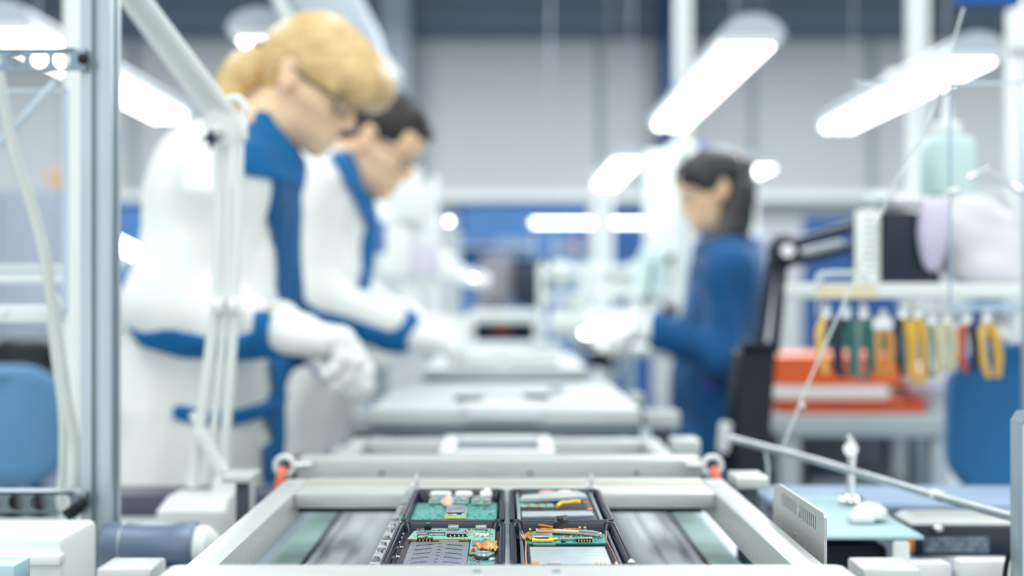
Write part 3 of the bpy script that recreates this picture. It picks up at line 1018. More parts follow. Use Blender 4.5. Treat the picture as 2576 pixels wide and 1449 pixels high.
# ---- near right: chassis with silver plate and a narrow board
o = thing('phone_chassis', 'opened phone chassis with silver plate, yellow connector and amber flex in the near right tray', 'phone', (XR, .82, FZ))
qx0, qx1 = XR - .0345, XR + .0350
B().span((qx0, yb, FZ + .0001), (qx1, .8830, FZ + .0022), .001).done('chassis', mat('graphite_chassis', (32, 42, 58)), o)
zs = FZ + .0022
B().span((qx0 + .006, .762, zs), (qx1 - .006, .8290, zs + .0012), .0004).done('silver_plate', batt_m, o)
for s, xs in ((-1, qx0), (1, qx1)):
    B().span((xs - .0012, yb, FZ + .001), (xs + .0012, .880, FZ + .0048), .0005).done('side_wall', mat('worn_grey_frame', (92, 102, 114), .45, .4, .25, 500), o)
    B().tube([(xs - s * .0022, .7545, zs + .0025), (xs - s * .0026, .80, zs + .003), (xs - s * .0034, .842, zs + .003), (xs - s * .001, .876, zs + .003)], .0005, 8, 5).done('copper_edge', copper, o)
bb = B()
for i in range(16):
    bb.span((qx0 + .0036, .765 + i * .0045, zs), (qx0 + .0058, .7675 + i * .0045, zs + .0022), .0003)
bb.done('key_contacts', chip_k, o)
B().span((qx0 + .004, .8295, zs), (qx1 - .004, .8365, zs + .0008), .0003).done('dark_channel', chip_k, o)
bd = B().prism([(qx0 + .003, .8365), (qx1 - .0025, .8365), (qx1 - .003, .868), (qx1 - .012, .878), (qx0 + .006, .878), (qx0 + .003, .868)], .0011, Matrix.Translation((0, 0, zs + .0012))).done('circuit_board', pcb, o)
zq = zs + .0023
comps(bd, qx0 + .006, .8385, qx1 - .005, .875, zq, 34, 21)
# card connector with yellow frame
cc = B().span((qx0 + .0085, .848, zq), (qx0 + .0245, .861, zq + .0026), .0004).done('card_connector', shield, bd)
connector(cc, qx0 + .0105, qx0 + .0205, .8475, zq + .0002, .0018, .004, 8, chip_k, chip_m)
yl = [(qx0 + .0083, .8392), (qx0 + .0243, .8392), (qx0 + .0250, .8435), (qx0 + .0285, .8455), (qx0 + .0285, .8485), (qx0 + .0225, .848), (qx0 + .0205, .8440), (qx0 + .0125, .8440), (qx0 + .0105, .8475), (qx0 + .0083, .8475)]
B().prism(yl, .0012, Matrix.Translation((0, 0, zq + .0004))).done('yellow_frame', yellow_m, bd)
B().span((qx0 + .009, .8362, zs + .0002), (qx0 + .0262, .8378, zq), .0003).done('card_edge', pcb2, bd)
connector(bd, qx0 + .0425, qx0 + .0545, .8420, zq, .0026, .0055, 5, chip_k, gold, shield)
B().span((qx0 + .0290, .8455, zq), (qx0 + .0545, .8485, zq + .0018), .0003).done('rail_strip', shield, bd)
B().span((qx0 + .0305, .8385, zq), (qx0 + .034, .8435, zq + .001), .0002).done('black_chip', chip_k, bd)
# upper flexible strip
st = [(qx0 + .012, .8665), (qx0 + .030, .8640), (qx0 + .048, .8600), (qx0 + .060, .8530), (qx0 + .0635, .8545), (qx0 + .0635, .8590), (qx0 + .058, .8650), (qx0 + .030, .8725), (qx0 + .012, .8740)]
fx = B().prism(st, .0014, Matrix.Translation((0, 0, zq + .0018))).done('flex_strip', mat('beige_flex', (206, 190, 160), .4, .1, .15, 100), o)
B().prism([(qx0 + .046, .8605), (qx0 + .0595, .8545), (qx0 + .062, .8585), (qx0 + .056, .8640), (qx0 + .046, .8670)], .0008, Matrix.Translation((0, 0, zq + .0032))).done('grey_plate', shield, fx)
for x in (.033, .0385):
    B().lathe((qx0 + x, .8505, zq), [(.0006, 0), (.0006, .0022), (.0003, .0026)], 8).done('pin', gold, bd)
q = crumple(bd, 'amber_flex', (qx0 + .0055, .8530, zq + .001), .0085, .017, .0030, 7, flex_m, rz=-.25)
# folded amber connector
fb = B().box((qx0 + .0195, .8735, zq + .0048), (.0115, .0105, .0012), .0003, Matrix.Rotation(.18, 3, 'Y') @ Matrix.Rotation(-.35, 3, 'X')).done('amber_fold', flex_m, o)
B().box((qx0 + .0205, .8690, zq + .0028), (.010, .0012, .0040), .0003, Matrix.Rotation(-.12, 3, 'Z')).done('amber_tab', flex_m, fb)
# black camera block standing at the back
cb = B().loft([[(qx0 + .0275, .8815, zq), (qx0 + .0395, .8790, zq), (qx0 + .0395, .8875, zq), (qx0 + .0275, .8875, zq)], [(qx0 + .0265, .8820, zq + .0062), (qx0 + .0385, .8830, zq + .0085), (qx0 + .0380, .8890, zq + .0110), (qx0 + .0285, .8890, zq + .0100)]]).done('camera_block', mat('brown_black_plastic', (44, 38, 42), .4, 0, .15, 60), o)
B().cyl((qx0 + .0320, .8852, zq + .0075), (qx0 + .0322, .8848, zq + .0097), .0026, n=20).done('lens', mat('lens_glass', (60, 66, 90)), cb)
for x in (.0475, .0515):
    B().lathe((qx0 + x, .8735, zq), [(.0015, 0), (.0015, .0022), (.0008, .0026), (.0012, .0032), (.0012, .0042), (.0005, .0048)], 12).done('gold_pin', gold, bd)
B().lathe((qx0 + .0075, .8690, zq + .001), [(.001, 0), (.001, .0018), (.0012, .0026), (.0003, .0036)], 10).done('gold_pin', gold, bd)
B().box((qx0 + .0405, .8765, zq + .0022), (.013, .0012, .0010), .0002).done('amber_bar', flex_m, bd)
B().box((qx0 + .0435, .8725, zq + .001), (.0085, .0020, .0012), .0002).done('gold_rail', mat('pale_gold', (226, 206, 140), .35, .5, .1, 60), bd)
# bottom edge module
bm_ = B().prism([(qx0 + .006, .7555), (qx1 - .006, .7555), (qx1 - .006, .7625), (qx0 + .042, .7625), (qx0 + .042, .7662), (qx0 + .036, .7662), (qx0 + .036, .7625), (qx0 + .006, .7625)], .0014, Matrix.Translation((0, 0, zs + .0008))).done('lower_module', navy, o)
B().cyl((qx0 + .0185, .7665, zs + .0034), (qx0 + .0265, .7665, zs + .0034), .0024, n=18).done('cylinder_motor', mat('dull_steel_can', (158, 152, 150), .35, .7, .1, 80), bm_)
B().span((qx0 + .0145, .7650, zs + .0022), (qx0 + .0185, .7680, zs + .0042), .0004).done('motor_weight', shield, bm_)
B().span((qx0 + .0062, .7645, zs + .0022), (qx0 + .0130, .7715, zs + .0040), .0005).done('amber_tab', flex_m, bm_)
B().span((qx0 + .0375, .7622, zs + .0022), (qx0 + .0405, .7642, zs + .0026)).done('white_pad', label_m, bm_)
for x in (.0515, .0545, .0575):
    B().lathe((qx0 + x, .7650, zs + .002), [(.0012, 0), (.0012, .001), (.0006, .0016), (.001, .0022), (.0003, .0032)], 10).done('gold_pin', gold, bm_)
B().tube([(qx1 - .010, .760, zs + .0028), (qx1 - .004, .764, zs + .0032), (qx1 - .0035, .772, zs + .003)], .0008, 8, 5).done('white_wire', label_m, bm_)
bb = B()
for i in range(14):
    bb.span((qx1 - .0058, .775 + i * .0042, zs + .001), (qx1 - .0032, .7772 + i * .0042, zs + .0026), .0004)
bb.done('side_components', chip_k, o)
tag(B().prism([(qx1 + .0030, .7560), (qx1 + .0085, .7560), (qx1 + .0062, .7660)], .0003, Matrix.Translation((0, 0, FZ + .0095)) ).done('foil_scrap', label_m), 'white triangular scrap at the near right edge of the near right tray', 'scrap')

# ---- far left: loose green boards
bd = thing('circuit_board', 'large plain green circuit board lying in the far left tray', 'circuit board', (XL, .945, FZ))
gx0, gx1 = XL - .0375, XL + .0362
gy0, gy1 = .9120, 1.0020
B().span((gx0 + .01, gy0 + .02, FZ - .0001), (gx1 - .01, gy1 - .02, FZ + .0021), .0003).done('underside_parts', chip_k, bd)
B().span((gx0, gy0, FZ + .0022), (gx1, gy1, FZ + .0034), .0003).done('board', pcb, bd)
comps(bd, gx0 + .002, gy0 + .002, gx1 - .002, gy1 - .002, FZ + .0034, 60, 31)
bb = B(); rnd = random.Random(9)
for i in range(70):
    x, y = rnd.uniform(gx0 + .002, gx1 - .003), rnd.uniform(gy0 + .002, gy1 - .002)
    bb.span((x, y, FZ + .0034), (x + rnd.uniform(.0006, .0026), y + rnd.uniform(.0008, .0018), FZ + .0040))
q = bb.done('solder_pads', solder, bd); q['kind'] = 'stuff'
md = thing('card_reader_module', 'small module with a card slot lying on the large green board', 'circuit board', (XL + .003, .925, FZ + .003))
mx0, mx1 = XL - .0085, XL + .0100
z0 = FZ + .0046
B().span((mx0, .9280, z0), (mx1, .9740, z0 + .0011), .0003).done('board', pcb2, md)
B().span((mx0, .9276, z0 - .0003), (mx1, .9285, z0 + .0009)).done('gold_edge', yellow_m, md)
B().span((mx0 + .001, .9400, z0 + .0011), (mx1 - .002, .9720, z0 + .0036), .0005).done('card_slot', shield, md)
B().span((mx0 + .002, .9392, z0 + .0013), (mx1 - .003, .9404, z0 + .0028)).done('slot_mouth', chip_k, md)
for x in (.0025, .005, .0075, .0095, .0155):
    B().sph((mx0 + x, .9335, z0 + .0018), .0011, 8).done('gold_bead', gold if x == .005 else solder, md)
for k, (x0_, x1_, y0_, y1_, lab) in enumerate([(XL - .0265, XL + .0100, .994, 1.018, 'long green and silver module at the back of the far left tray'), (XL + .0125, XL + .0305, .990, 1.020, 'short pale green module in the back right of the far left tray')]):
    q = thing('circuit_module', lab, 'circuit board', ((x0_ + x1_) / 2, (y0_ + y1_) / 2, FZ), 'small circuit modules at the back of the far left tray')
    B().span((x0_ + .003, y0_ + .01, FZ - .0001), (x1_ - .003, y1_ - .003, FZ + .0044)).done('underside_parts', chip_k, q)
    B().span((x0_, y0_, FZ + .0044), (x1_, y1_, FZ + .0056), .0003).done('board', pcb2, q)
    bb = B()
    for i in range(4 if k == 0 else 2):
        xa = x0_ + .002 + i * .009
        bb.span((xa, y0_ + .006, FZ + .0056), (xa + .0065, y1_ - .003, FZ + .0080), .0008)
    bb.done('shield_cans', shield, q)
    comps(q, x0_ + .001, y0_ + .001, x1_ - .001, y0_ + .006, FZ + .0056, 10, 50 + k)
for k, (x_, y_, w_, l_, lab) in enumerate([(XL - .0172, 1.0285, .021, .012, 'long rounded white pad against the far wall of the far left tray'), (XL + .0045, 1.0285, .017, .014, 'rounded white pad in the middle of the far wall of the far left tray'), (XL + .0255, 1.0275, .012, .017, 'knobbly white pad at the back right of the far left tray')]):
    bb = B()
    R_ = rrect(w_, l_, min(w_, l_) * .35)
    zz = FZ + .0046
    bb.loft([[(x_ + a * .9, y_ + c * .9, zz) for a, c in R_], [(x_ + a, y_ + c, zz + .0015) for a, c in R_], [(x_ + a * .9, y_ + c * .9, zz + .0042) for a, c in R_]])
    if k == 2:
        bb.sph((x_ + .001, y_ + .001, zz + .0045), (.0042, .005, .003), 14)
    tag(bb.done('foam_pad', label_m), lab, 'pad', 'white pads along the far wall of the far left tray')
c = Vector((XL - .0085, .9830, FZ + .0085))
q = thing('coin_speaker', 'round silver coin speaker leaning behind the card module in the far left tray', 'speaker', c - Vector((0, 0, .003)))
R_ = rot_to(Vector((0, -.8, .75))).to_3x3()
B().lathe(c, [(.0055, -.001), (.0059, 0), (.0056, .0013), (.0048, .0017), (.0001, .0017)], 28, R_).done('cup', shield, q)
B().lathe(c + R_ @ Vector((0, 0, .0016)), [(.0034, 0), (.0034, .0004), (.0001, .0005)], 22, R_).done('center_disc', copper, q)

# ---- far right: chassis with white strip and yellow flex
o = thing('phone_chassis', 'phone chassis with a silver strip and a yellow flex in the far right tray', 'phone', (XR, .97, FZ))
rx0, rx1 = XR - .0365, XR + .0350
B().span((rx0, .8925, FZ + .0002), (rx1, 1.0195, FZ + .0030), .001).done('chassis', mat('graphite_chassis', (32, 42, 58)), o)
for xs in (rx0 + .0012, rx1 - .0012):
    B().span((xs - .0014, .8925, FZ + .003), (xs + .0014, 1.0195, FZ + .0052), .0006).done('side_wall', mat('pale_frame_edge', (150, 160, 168), .4, .4, .2, 200), o)
B().prism([(rx0 + .004, .9120), (rx1 - .006, .9180), (rx1 - .006, .9370), (rx0 + .004, .9340)], .0016, Matrix.Translation((0, 0, FZ + .003))).done('silver_plate', batt_m, o)
B().span((rx0 + .003, .9375, FZ + .003), (rx1 - .004, .9600, FZ + .0034)).done('dark_channel', chip_k, o)
q = B().span((rx0 + .003, .957, FZ + .0032), (rx0 + .033, .972, FZ + .0044), .0003).done('circuit_board', pcb2, o)
for x in (.0095, .0115, .0155, .0190, .0210):
    B().sph((rx0 + x, .9555, FZ + .0042), .0011, 10).done('copper_bead', copper, q)
B().prism([(rx0 + .003, .9760), (rx1 - .006, .9880), (rx1 - .008, 1.0050), (rx1 - .014, 1.0180), (rx0 + .006, .9960)], .0030, Matrix.Translation((0, 0, FZ + .0046))).done('shield_strip', mat('pale_shield', (196, 206, 208), .35, .3, .1, 40), o)
B().tube([(rx0 + .0355, .9515, FZ + .0055), (rx0 + .040, .9590, FZ + .0070), (rx0 + .046, .9600, FZ + .0074), (rx0 + .0530, .9640, FZ + .0074), (rx0 + .0575, .9640, FZ + .0068)], [.0016, .0019, .0016, .0019, .0018], 10, 5).done('yellow_flex', yellow_m, o)
B().box((rx0 + .0625, .9700, FZ + .0058), (.006, .0022, .0012), .0003).done('gold_tab', gold, o)
B().sph((rx0 + .0640, .9400, FZ + .0052), (.0030, .0022, .0014), 14).done('brass_stud', copper, o)
B().sph((rx0 + .030, 1.012, FZ + .0068), (.009, .004, .0022), 18).done('pink_pad', mat('pink_pad', (214, 168, 160), .5, 0, .08, 60), o)
B().sph((rx0 + .046, 1.013, FZ + .0070), (.008, .004, .0022), 18).done('cream_pad', mat('cream_pad', (222, 212, 192), .5, 0, .05, 60), o)
comps(o, rx0 + .006, .958, rx0 + .031, .970, FZ + .0044, 14, 77)
o.location += Vector((0, .016, .0016))

# ------------------------------------------------------------------ people
class Frame3:
    """local axes of a head or hand: X forward, Y left, Z up"""
    def __init__(s, c, fwd, up, sc=1.0):
        f = Vector(fwd).normalized(); u = Vector(up); u = (u - f * u.dot(f)).normalized(); l = u.cross(f)
        s.c = Vector(c); s.R = Matrix((f, l, u)).transposed(); s.sc = sc

    def p(s, x, y, z):
        return s.c + s.R @ Vector((x, y, z)) * s.sc

    def cap(s, a, b, ra, rb=None, **k):
        return cap(s.p(*a), s.p(*b), ra * s.sc, None if rb is None else rb * s.sc, **k)

    def ell(s, c, r, R=None, **k):
        M = s.R if R is None else s.R @ R
        return ell(s.p(*c), [v * s.sc for v in r], np.array(M), **k)

    def half(s, n, c, **k):
        nw = s.R @ Vector(n).normalized()
        return half(nw, nw.dot(s.c) + c * s.sc, **k)


def head_prims(H, male=False, ears=True):
    q = [H.ell((-.012, 0, .032), (.094, .074, .086), k=.02),
         H.ell((.030, 0, -.020), (.056, .058, .080), k=.03),
         H.ell((.026, 0, -.070), (.052, .050 if male else .044, .036), k=.03),
         H.ell((.070, 0, -.096), (.017, .020 if male else .015, .015), k=.025),
         H.cap((.058, .036, -.022), (.030, .052, -.018), .017, .014, k=.02),
         H.cap((.058, -.036, -.022), (.030, -.052, -.018), .017, .014, k=.02),
         H.cap((.072, -.030, .016), (.072, .030, .016), .012, k=.018),
         H.cap((.060, -.022, .055), (.060, .022, .055), .028, k=.03),
         H.ell((.080, .030, -.004), (.014, .017, .011), k=.014, op='s'),
         H.ell((.080, -.030, -.004), (.014, .017, .011), k=.014, op='s'),
         # eyelids lowered over the eyes
         H.ell((.0705, .030, -.003), (.0125, .0145, .0105), k=.003),
         H.ell((.0705, -.030, -.003), (.0125, .0145, .0105), k=.003),
         H.cap((.080, 0, .010), (.104, 0, -.026), .0075, .0088, k=.012),
         H.ell((.101, 0, -.030), (.011, .011, .008), k=.008),
         H.ell((.090, .011, -.033), (.010, .0075, .0065), k=.006),
         H.ell((.090, -.011, -.033), (.010, .0075, .0065), k=.006),
         H.ell((.062, 0, -.062), (.028, .030, .026), k=.02),
         H.cap((.0885, -.002, -.0555), (.080, .020, -.0600), .0052, .0032, k=.005),
         H.cap((.0885, .002, -.0555), (.080, -.020, -.0600), .0052, .0032, k=.005),
         H.cap((.0865, -.004, -.0670), (.0795, .017, -.0625), .0062, .0032, k=.005),
         H.cap((.0865, .004, -.0670), (.0795, -.017, -.0625), .0062, .0032, k=.005),
         H.cap((.0945, -.016, -.0612), (.0945, .016, -.0612), .0022, k=.003, op='s')]
    if ears:
        for s in (-1, 1):
            T_ = Matrix.Rotation(s * -.25, 3, 'Z') @ Matrix.Rotation(-.18, 3, 'Y')
            q += [H.ell((-.012, s * .076, .000), (.019, .0075, .031), T_, k=.008),
                  H.ell((-.006, s * .0835, .004), (.010, .0055, .018), T_, k=.004, op='s'),
                  H.ell((-.008, s * .075, -.026), (.010, .006, .010), k=.006)]
    return q


def hand_prims(H, thumb=1, curl=(.35, .5, .35), spread=1.0, k_=.011, infl=0.0, first=(0, 0, 0, 0)):
    """H: origin wrist, X towards the fingers, Z back of the hand; thumb on +Y*thumb"""
    q = []
    ys = [.029, .0095, -.0095, -.027]
    ls = [.071, .079, .074, .058]
    xs = [.088, .091, .087, .079]
    rs = [.0088, .0092, .0086, .0076]
    for i in range(4):
        y = ys[i] * thumb
        q.append(H.cap((.006, y * .62, 0), (xs[i] - .006, y, .002), .0165 + infl, .0125 + infl, k=k_))
    q.append(H.cap((-.02, 0, 0), (.02, 0, 0), .0255 + infl, .024 + infl, k=.015))
    q.append(H.cap((.02, .02 * thumb, -.006), (.055, .030 * thumb, -.008), .017 + infl, .013 + infl, k=k_))
    q.append(H.cap((.02, -.018 * thumb, -.008), (.060, -.024 * thumb, -.008), .015 + infl, .011 + infl, k=k_))
    for i in range(4):
        y = ys[i] * thumb
        p = Vector((xs[i], y, .001)); a = first[i]
        ang = thumb * (ys[i] * 3.0) * spread
        for j, fr in enumerate((.44, .31, .25)):
            a += curl[j] * (1 + .08 * i)
            L = ls[i] * fr
            d = Vector((math.cos(a) * math.cos(ang), math.cos(a) * math.sin(ang), -math.sin(a)))
            n = p + d * L
            r0 = rs[i] * (1 - .1 * j) + infl; r1 = rs[i] * (1 - .1 * (j + 1)) + infl
            q.append(H.cap(tuple(p), tuple(n), r0, r1, k=.004 if j == 0 else .003))
            if j < 2:
                q.append(H.cap(tuple(n), tuple(n), r1 * 1.06, k=.003))
            p = n
    a = Vector((.022, .026 * thumb, -.010)); b_ = Vector((.052, .050 * thumb, -.024)); c = Vector((.082, .050 * thumb, -.040)); d = Vector((.104, .042 * thumb, -.052))
    q += [H.cap(a, b_, .0145 + infl, .0115 + infl, k=.009), H.cap(b_, c, .0112 + infl, .0098 + infl, k=.003), H.cap(c, d, .0098 + infl, .0078 + infl, k=.003)]
    return q


def folds(seed, amp, vec, amp2=.0015):
    """cloth creases: noise stretched along vec"""
    v = Vector(vec).normalized(); a = v.orthogonal().normalized(); b_ = v.cross(a)
    Rm = np.array([v, a, b_])

    def f(co):
        w = co @ Rm.T
        n1 = vnoise(w * np.array([5.0, 15, 15]) + vnoise(co * 6, seed + 5)[:, None] * .9, seed)
        n2 = vnoise(w * np.array([12.0, 38, 38]), seed + 1)
        return amp * (1 - 2 * np.abs(n1)) + amp2 * n2
    return f


def hair_disp(Hd, amp, seed, freq=90):
    R = np.array(Hd.R); c = np.array(Hd.c)

    def f(co):
        w = (co - c) @ R
        s = np.stack([w[:, 0] * 7 + w[:, 2] * 5, w[:, 1] * freq * .5, w[:, 2] * freq * .5], 1)
        return amp * (vnoise(s, seed) + .5 * vnoise(s * 2.3, seed + 1)) + amp * .8 * vnoise(w * 14, seed + 2)
    return f


def glasses(H, parent, m, lens=True, tint=(190, 205, 220)):
    g = None
    bb = B()
    rim = []
    for s in (-1, 1):
        c = Vector((.094, s * .033, -.004))
        pts = []
        for (y, z) in rrect(.048, .030, .011, 5):
            pts.append(H.p(c.x - abs(y + s * .033) * .12 - (.004 if s * y > 0 else 0), c.y + y, c.z + z))
        rim.append(pts)
        pts2 = pts + [pts[0]]
        bb.tube(pts2, .0013 * H.sc, 6)
    bb.tube([H.p(.092, -.010, .004), H.p(.097, 0, .007), H.p(.092, .010, .004)], .0014 * H.sc, 8, 4)
    g = bb.done('glasses', m, parent)
    for s in (-1, 1):
        B().tube([H.p(.085, s * .058, .004), H.p(.070, s * .068, .004), H.p(.02, s * .0765, .006), H.p(-.018, s * .080, .010), H.p(-.034, s * .078, -.010)], .0019 * H.sc, 8, 4).done('temple', m, g)
    if lens:
        for pts in rim:
            bb = B()
            n = Vector(H.R @ Vector((1, 0, 0))) * .0006
            bb.loft([[Vector(p) - n for p in pts], [Vector(p) + n for p in pts]])
            bb.done('lens', mat('spectacle_lens', (225, 235, 245), .03, 0, 0, 10, alpha=.10, spec=.6), g)
    return g


def face_parts(H, body, brow_m, gaze=-.4):
    """lips, brows and lashes as thin shells fitted to the face"""
    for s in (-1, 1):
        B().tube([H.p(.0845, s * .014, .0150), H.p(.086, s * .028, .0195), H.p(.076, s * .046, .0150)], [.0022 * H.sc, .0026 * H.sc, .0010 * H.sc], 8, 4).done('eyebrow', brow_m, body)
        B().tube([H.p(.0818, s * .018, -.0075), H.p(.0838, s * .030, -.0105), H.p(.0790, s * .043, -.0085)], [.0008 * H.sc, .0013 * H.sc, .0008 * H.sc], 8, 4).done('eyelashes', hair_bk, body)
    f = Field([H.cap((.0892, -.002, -.0552), (.0806, .019, -.0596), .0054, .0034, k=.004),
               H.cap((.0892, .002, -.0552), (.0806, -.019, -.0596), .0054, .0034, k=.004),
               H.cap((.0872, -.004, -.0668), (.0801, .016, -.0625), .0064, .0034, k=.004),
               H.cap((.0872, .004, -.0668), (.0801, -.016, -.0625), .0064, .0034, k=.004),
               H.cap((.0965, -.018, -.0612), (.0965, .018, -.0612), .0026, k=.002, op='s')], .0016, pad=.004)
    skin_obj(f, 'lips', lip_m, body)


def rows_from_px(rows, D, s, yc=0.0, infl=0.0):
    out = []
    for py, xa, xb, ry in rows:
        z = tz(py, D)
        out.append((z, (tx(xa, D) + tx(xb, D)) / 2, D + yc, (xb - xa) / 2 / F * D + infl, ry + infl))
    return out


def person(label, D, head, rows_body, coat_rows, arms, neck_base, coat_mat, coat_bottom, h_body, h_coat, male, hair, hair_mat, collar, trims, glass_m, gloves, legs, seed, hemz=None, scale_head=1.0):
    Hc, fwd, up = head
    H = Frame3(Hc, fwd, up, scale_head)
    body_pr = head_prims(H, male)
    nb = Vector(neck_base)
    neck_r = .060 if male else .051
    body_pr += [cap(H.p(-.022, 0, -.045), nb, neck_r * scale_head, neck_r * 1.08, k=.03)]
    body_pr += [stack(rows_body, k=.03)]
    hand_pr = []
    glove_sets = []
    for a in arms:
        sh, el, wr, hf, hu, th, curl, first = a
        body_pr += [cap(sh, sh, .062, k=.05), cap(sh, el, .046, .038, k=.02), cap(el, wr, .038, .026, k=.02)]
        Hh = Frame3(wr, hf, hu, 1.0 if male or D > 2 else 1.10)
        body_pr += hand_prims(Hh, th, curl, first=first)
        glove_sets.append((Hh, th, curl, first, Vector(el), Vector(wr)))
    for hip, kn, an, toe in legs:
        body_pr += [cap(hip, kn, .055, .050, k=.03), cap(kn, an, .052, .036, k=.02), cap(an, toe, .036, .028, k=.02)]
    f = Field(body_pr, h_body)
    body = skin_obj(f, 'person', skin_m)
    tag(body, label, 'person')
    face_parts(H, body, hair_mat)
    # hair
    for name, pr, hm, dsp in hair(H):
        skin_obj(Field(pr, .0032 if D < 2.2 else .0042, pad=.01), name, hm, body, disp=dsp)
    glasses(H, body, glass_m)
    # coat
    cp = [stack(coat_rows, k=.03)]
    for a in arms:
        sh, el, wr = Vector(a[0]), Vector(a[1]), Vector(a[2])
        we = wr + (el - wr).normalized() * .015
        cp += [cap(sh, sh, .078, k=.06), cap(sh, el, .064, .056, k=.035), cap(el, we, .056, .041, k=.03)]
    for a in arms:
        el, wr = Vector(a[1]), Vector(a[2])
        d = (wr - el).normalized()
        cp.append(cap(wr - d * .012, wr + d * .05, .034, k=.004, op='s'))
    fc = Field(cp, h_coat, pad=.03)
    dirn = folds(seed, .011, (0.15, 0.1, 1), .002)
    near = np.argwhere(np.abs(fc.G) < .035)
    pts_ = np.stack([fc.ax[i][near[:, i]] for i in range(3)], 1).astype(float)
    fc.G[tuple(near.T)] -= dirn(pts_).astype(np.float32)
    coat = skin_obj(fc, 'coat', coat_mat, body)
    for nm, m, off, polygon, y0, y1, extra in collar + trims:
        g = fc.clone(off)
        if extra:
            g.apply(extra)
        g.apply([poly(polygon, y0, y1)])
        tr = skin_obj(g, nm, m, coat)
        sm = tr.modifiers.new('soft', 'SMOOTH'); sm.factor = .6; sm.iterations = 4
    # gloves
    if gloves:
        for (Hh, th, curl, first, el, wr) in glove_sets:
            d = (wr - el).normalized()
            pr = hand_prims(Hh, th, curl, infl=.0032, first=first) + [cap(wr + d * .004, wr + d * .03, .0325, .032, k=.012)]
            skin_obj(Field(pr, .0028 if D < 2.2 else .004, pad=.005), 'glove', glove_m, body, disp=folds(seed + 9, .0012, d, .0008))
    # trousers and shoes
    tp = []
    for hip, kn, an, toe in legs:
        an_ = Vector(an) + Vector((0, 0, .03))
        tp += [cap(Vector(hip) + Vector((0, 0, -.05)), kn, .066, .062, k=.04), cap(kn, an_, .062, .052, k=.03)]
        sp = [cap(Vector(an) + Vector((-.02 * math.copysign(1, toe[0] - an[0]), 0, -.045)), Vector(toe) + Vector((0, 0, -.006)), .042, .036, k=.02), cap(an, Vector(an) + Vector((0, 0, -.04)), .042, .046, k=.02)]
        sp.append(half((0, 0, -1), -.004))
        skin_obj(Field(sp, .006, pad=.01), 'shoe', shoe_m, body)
    skin_obj(Field(tp, .009, pad=.02), 'trousers', trouser, body, disp=folds(seed + 3, .005, (0, 0, 1)))
    return body


def yawed(theta, yaw, flip=1):
    """forward and up of a head pitched down by theta, turned towards the lens by yaw"""
    f = Vector((flip * math.cos(theta) * math.cos(yaw), -math.cos(theta) * math.sin(yaw), -math.sin(theta)))
    u = Vector((flip * math.sin(theta) * math.cos(yaw), -math.sin(theta) * math.sin(yaw), math.cos(theta)))
    return f, u

# ---- blonde woman, left foreground
D = 1.90
def W(px, py, dy=0.0, D_=None):
    """point on the person's own plane, moved dy back"""
    d = (D if D_ is None else D_) + dy
    return Vector((tx(px, d), d, tz(py, d)))
f_, u_ = yawed(math.radians(32), math.radians(13))


def hair_blonde(H):
    cap_ = [H.ell((-.006, 0, .038), (.101, .085, .092), k=.03),
            H.ell((-.050, 0, .006), (.055, .068, .064), k=.03),
            H.half((1.0, 0, -1.25), .018, k=.02, op='i') if False else H.ell((.085, 0, -.070), (.088, .105, .100), k=.012, op='s'),
            H.ell((.012, -.092, -.030), (.034, .030, .045), k=.010, op='s'), H.ell((.012, .092, -.030), (.034, .030, .045), k=.010, op='s'),
            H.ell((-.012, -.090, -.004), (.024, .018, .033), k=.006, op='s'), H.ell((-.012, .090, -.004), (.024, .018, .033), k=.006, op='s')]
    bangs = [H.ell((.070, 0, .062), (.052, .072, .046), k=.03), H.cap((.104, -.034, .050), (.104, .034, .050), .030, k=.03), H.cap((.108, -.040, .028), (.108, .040, .028), .016, k=.02),
             H.cap((.080, -.060, .045), (.070, -.070, .015), .020, .010, k=.02), H.cap((.080, .060, .045), (.070, .070, .015), .020, .010, k=.02),
             H.ell((.066, 0, -.010), (.030, .072, .040), k=.010, op='s')]
    tie = H.p(-.082, 0, -.006)
    tail = []
    pts = catmull([tie, W(652, 160, .0), W(618, 178, -.01), W(583, 215, -.01), W(575, 275, -.02), W(590, 330, -.02)], 3)
    rr = np.interp(np.linspace(0, 1, len(pts)), [0, .15, .45, .75, 1], [.018, .026, .030, .022, .006])
    for i in range(len(pts) - 1):
        tail.append(cap(pts[i], pts[i + 1], rr[i], rr[i + 1], k=.012))
    return [('hair', cap_ + bangs, hair_bl, hair_disp(H, .0010, 3)), ('ponytail', tail, hair_bl, lambda co: .0022 * vnoise(co * np.array([26, 90, 14.]), 8))]


def cuff_poly(pts, dy=-.12):
    return [W(a, b, dy) for a, b in pts]

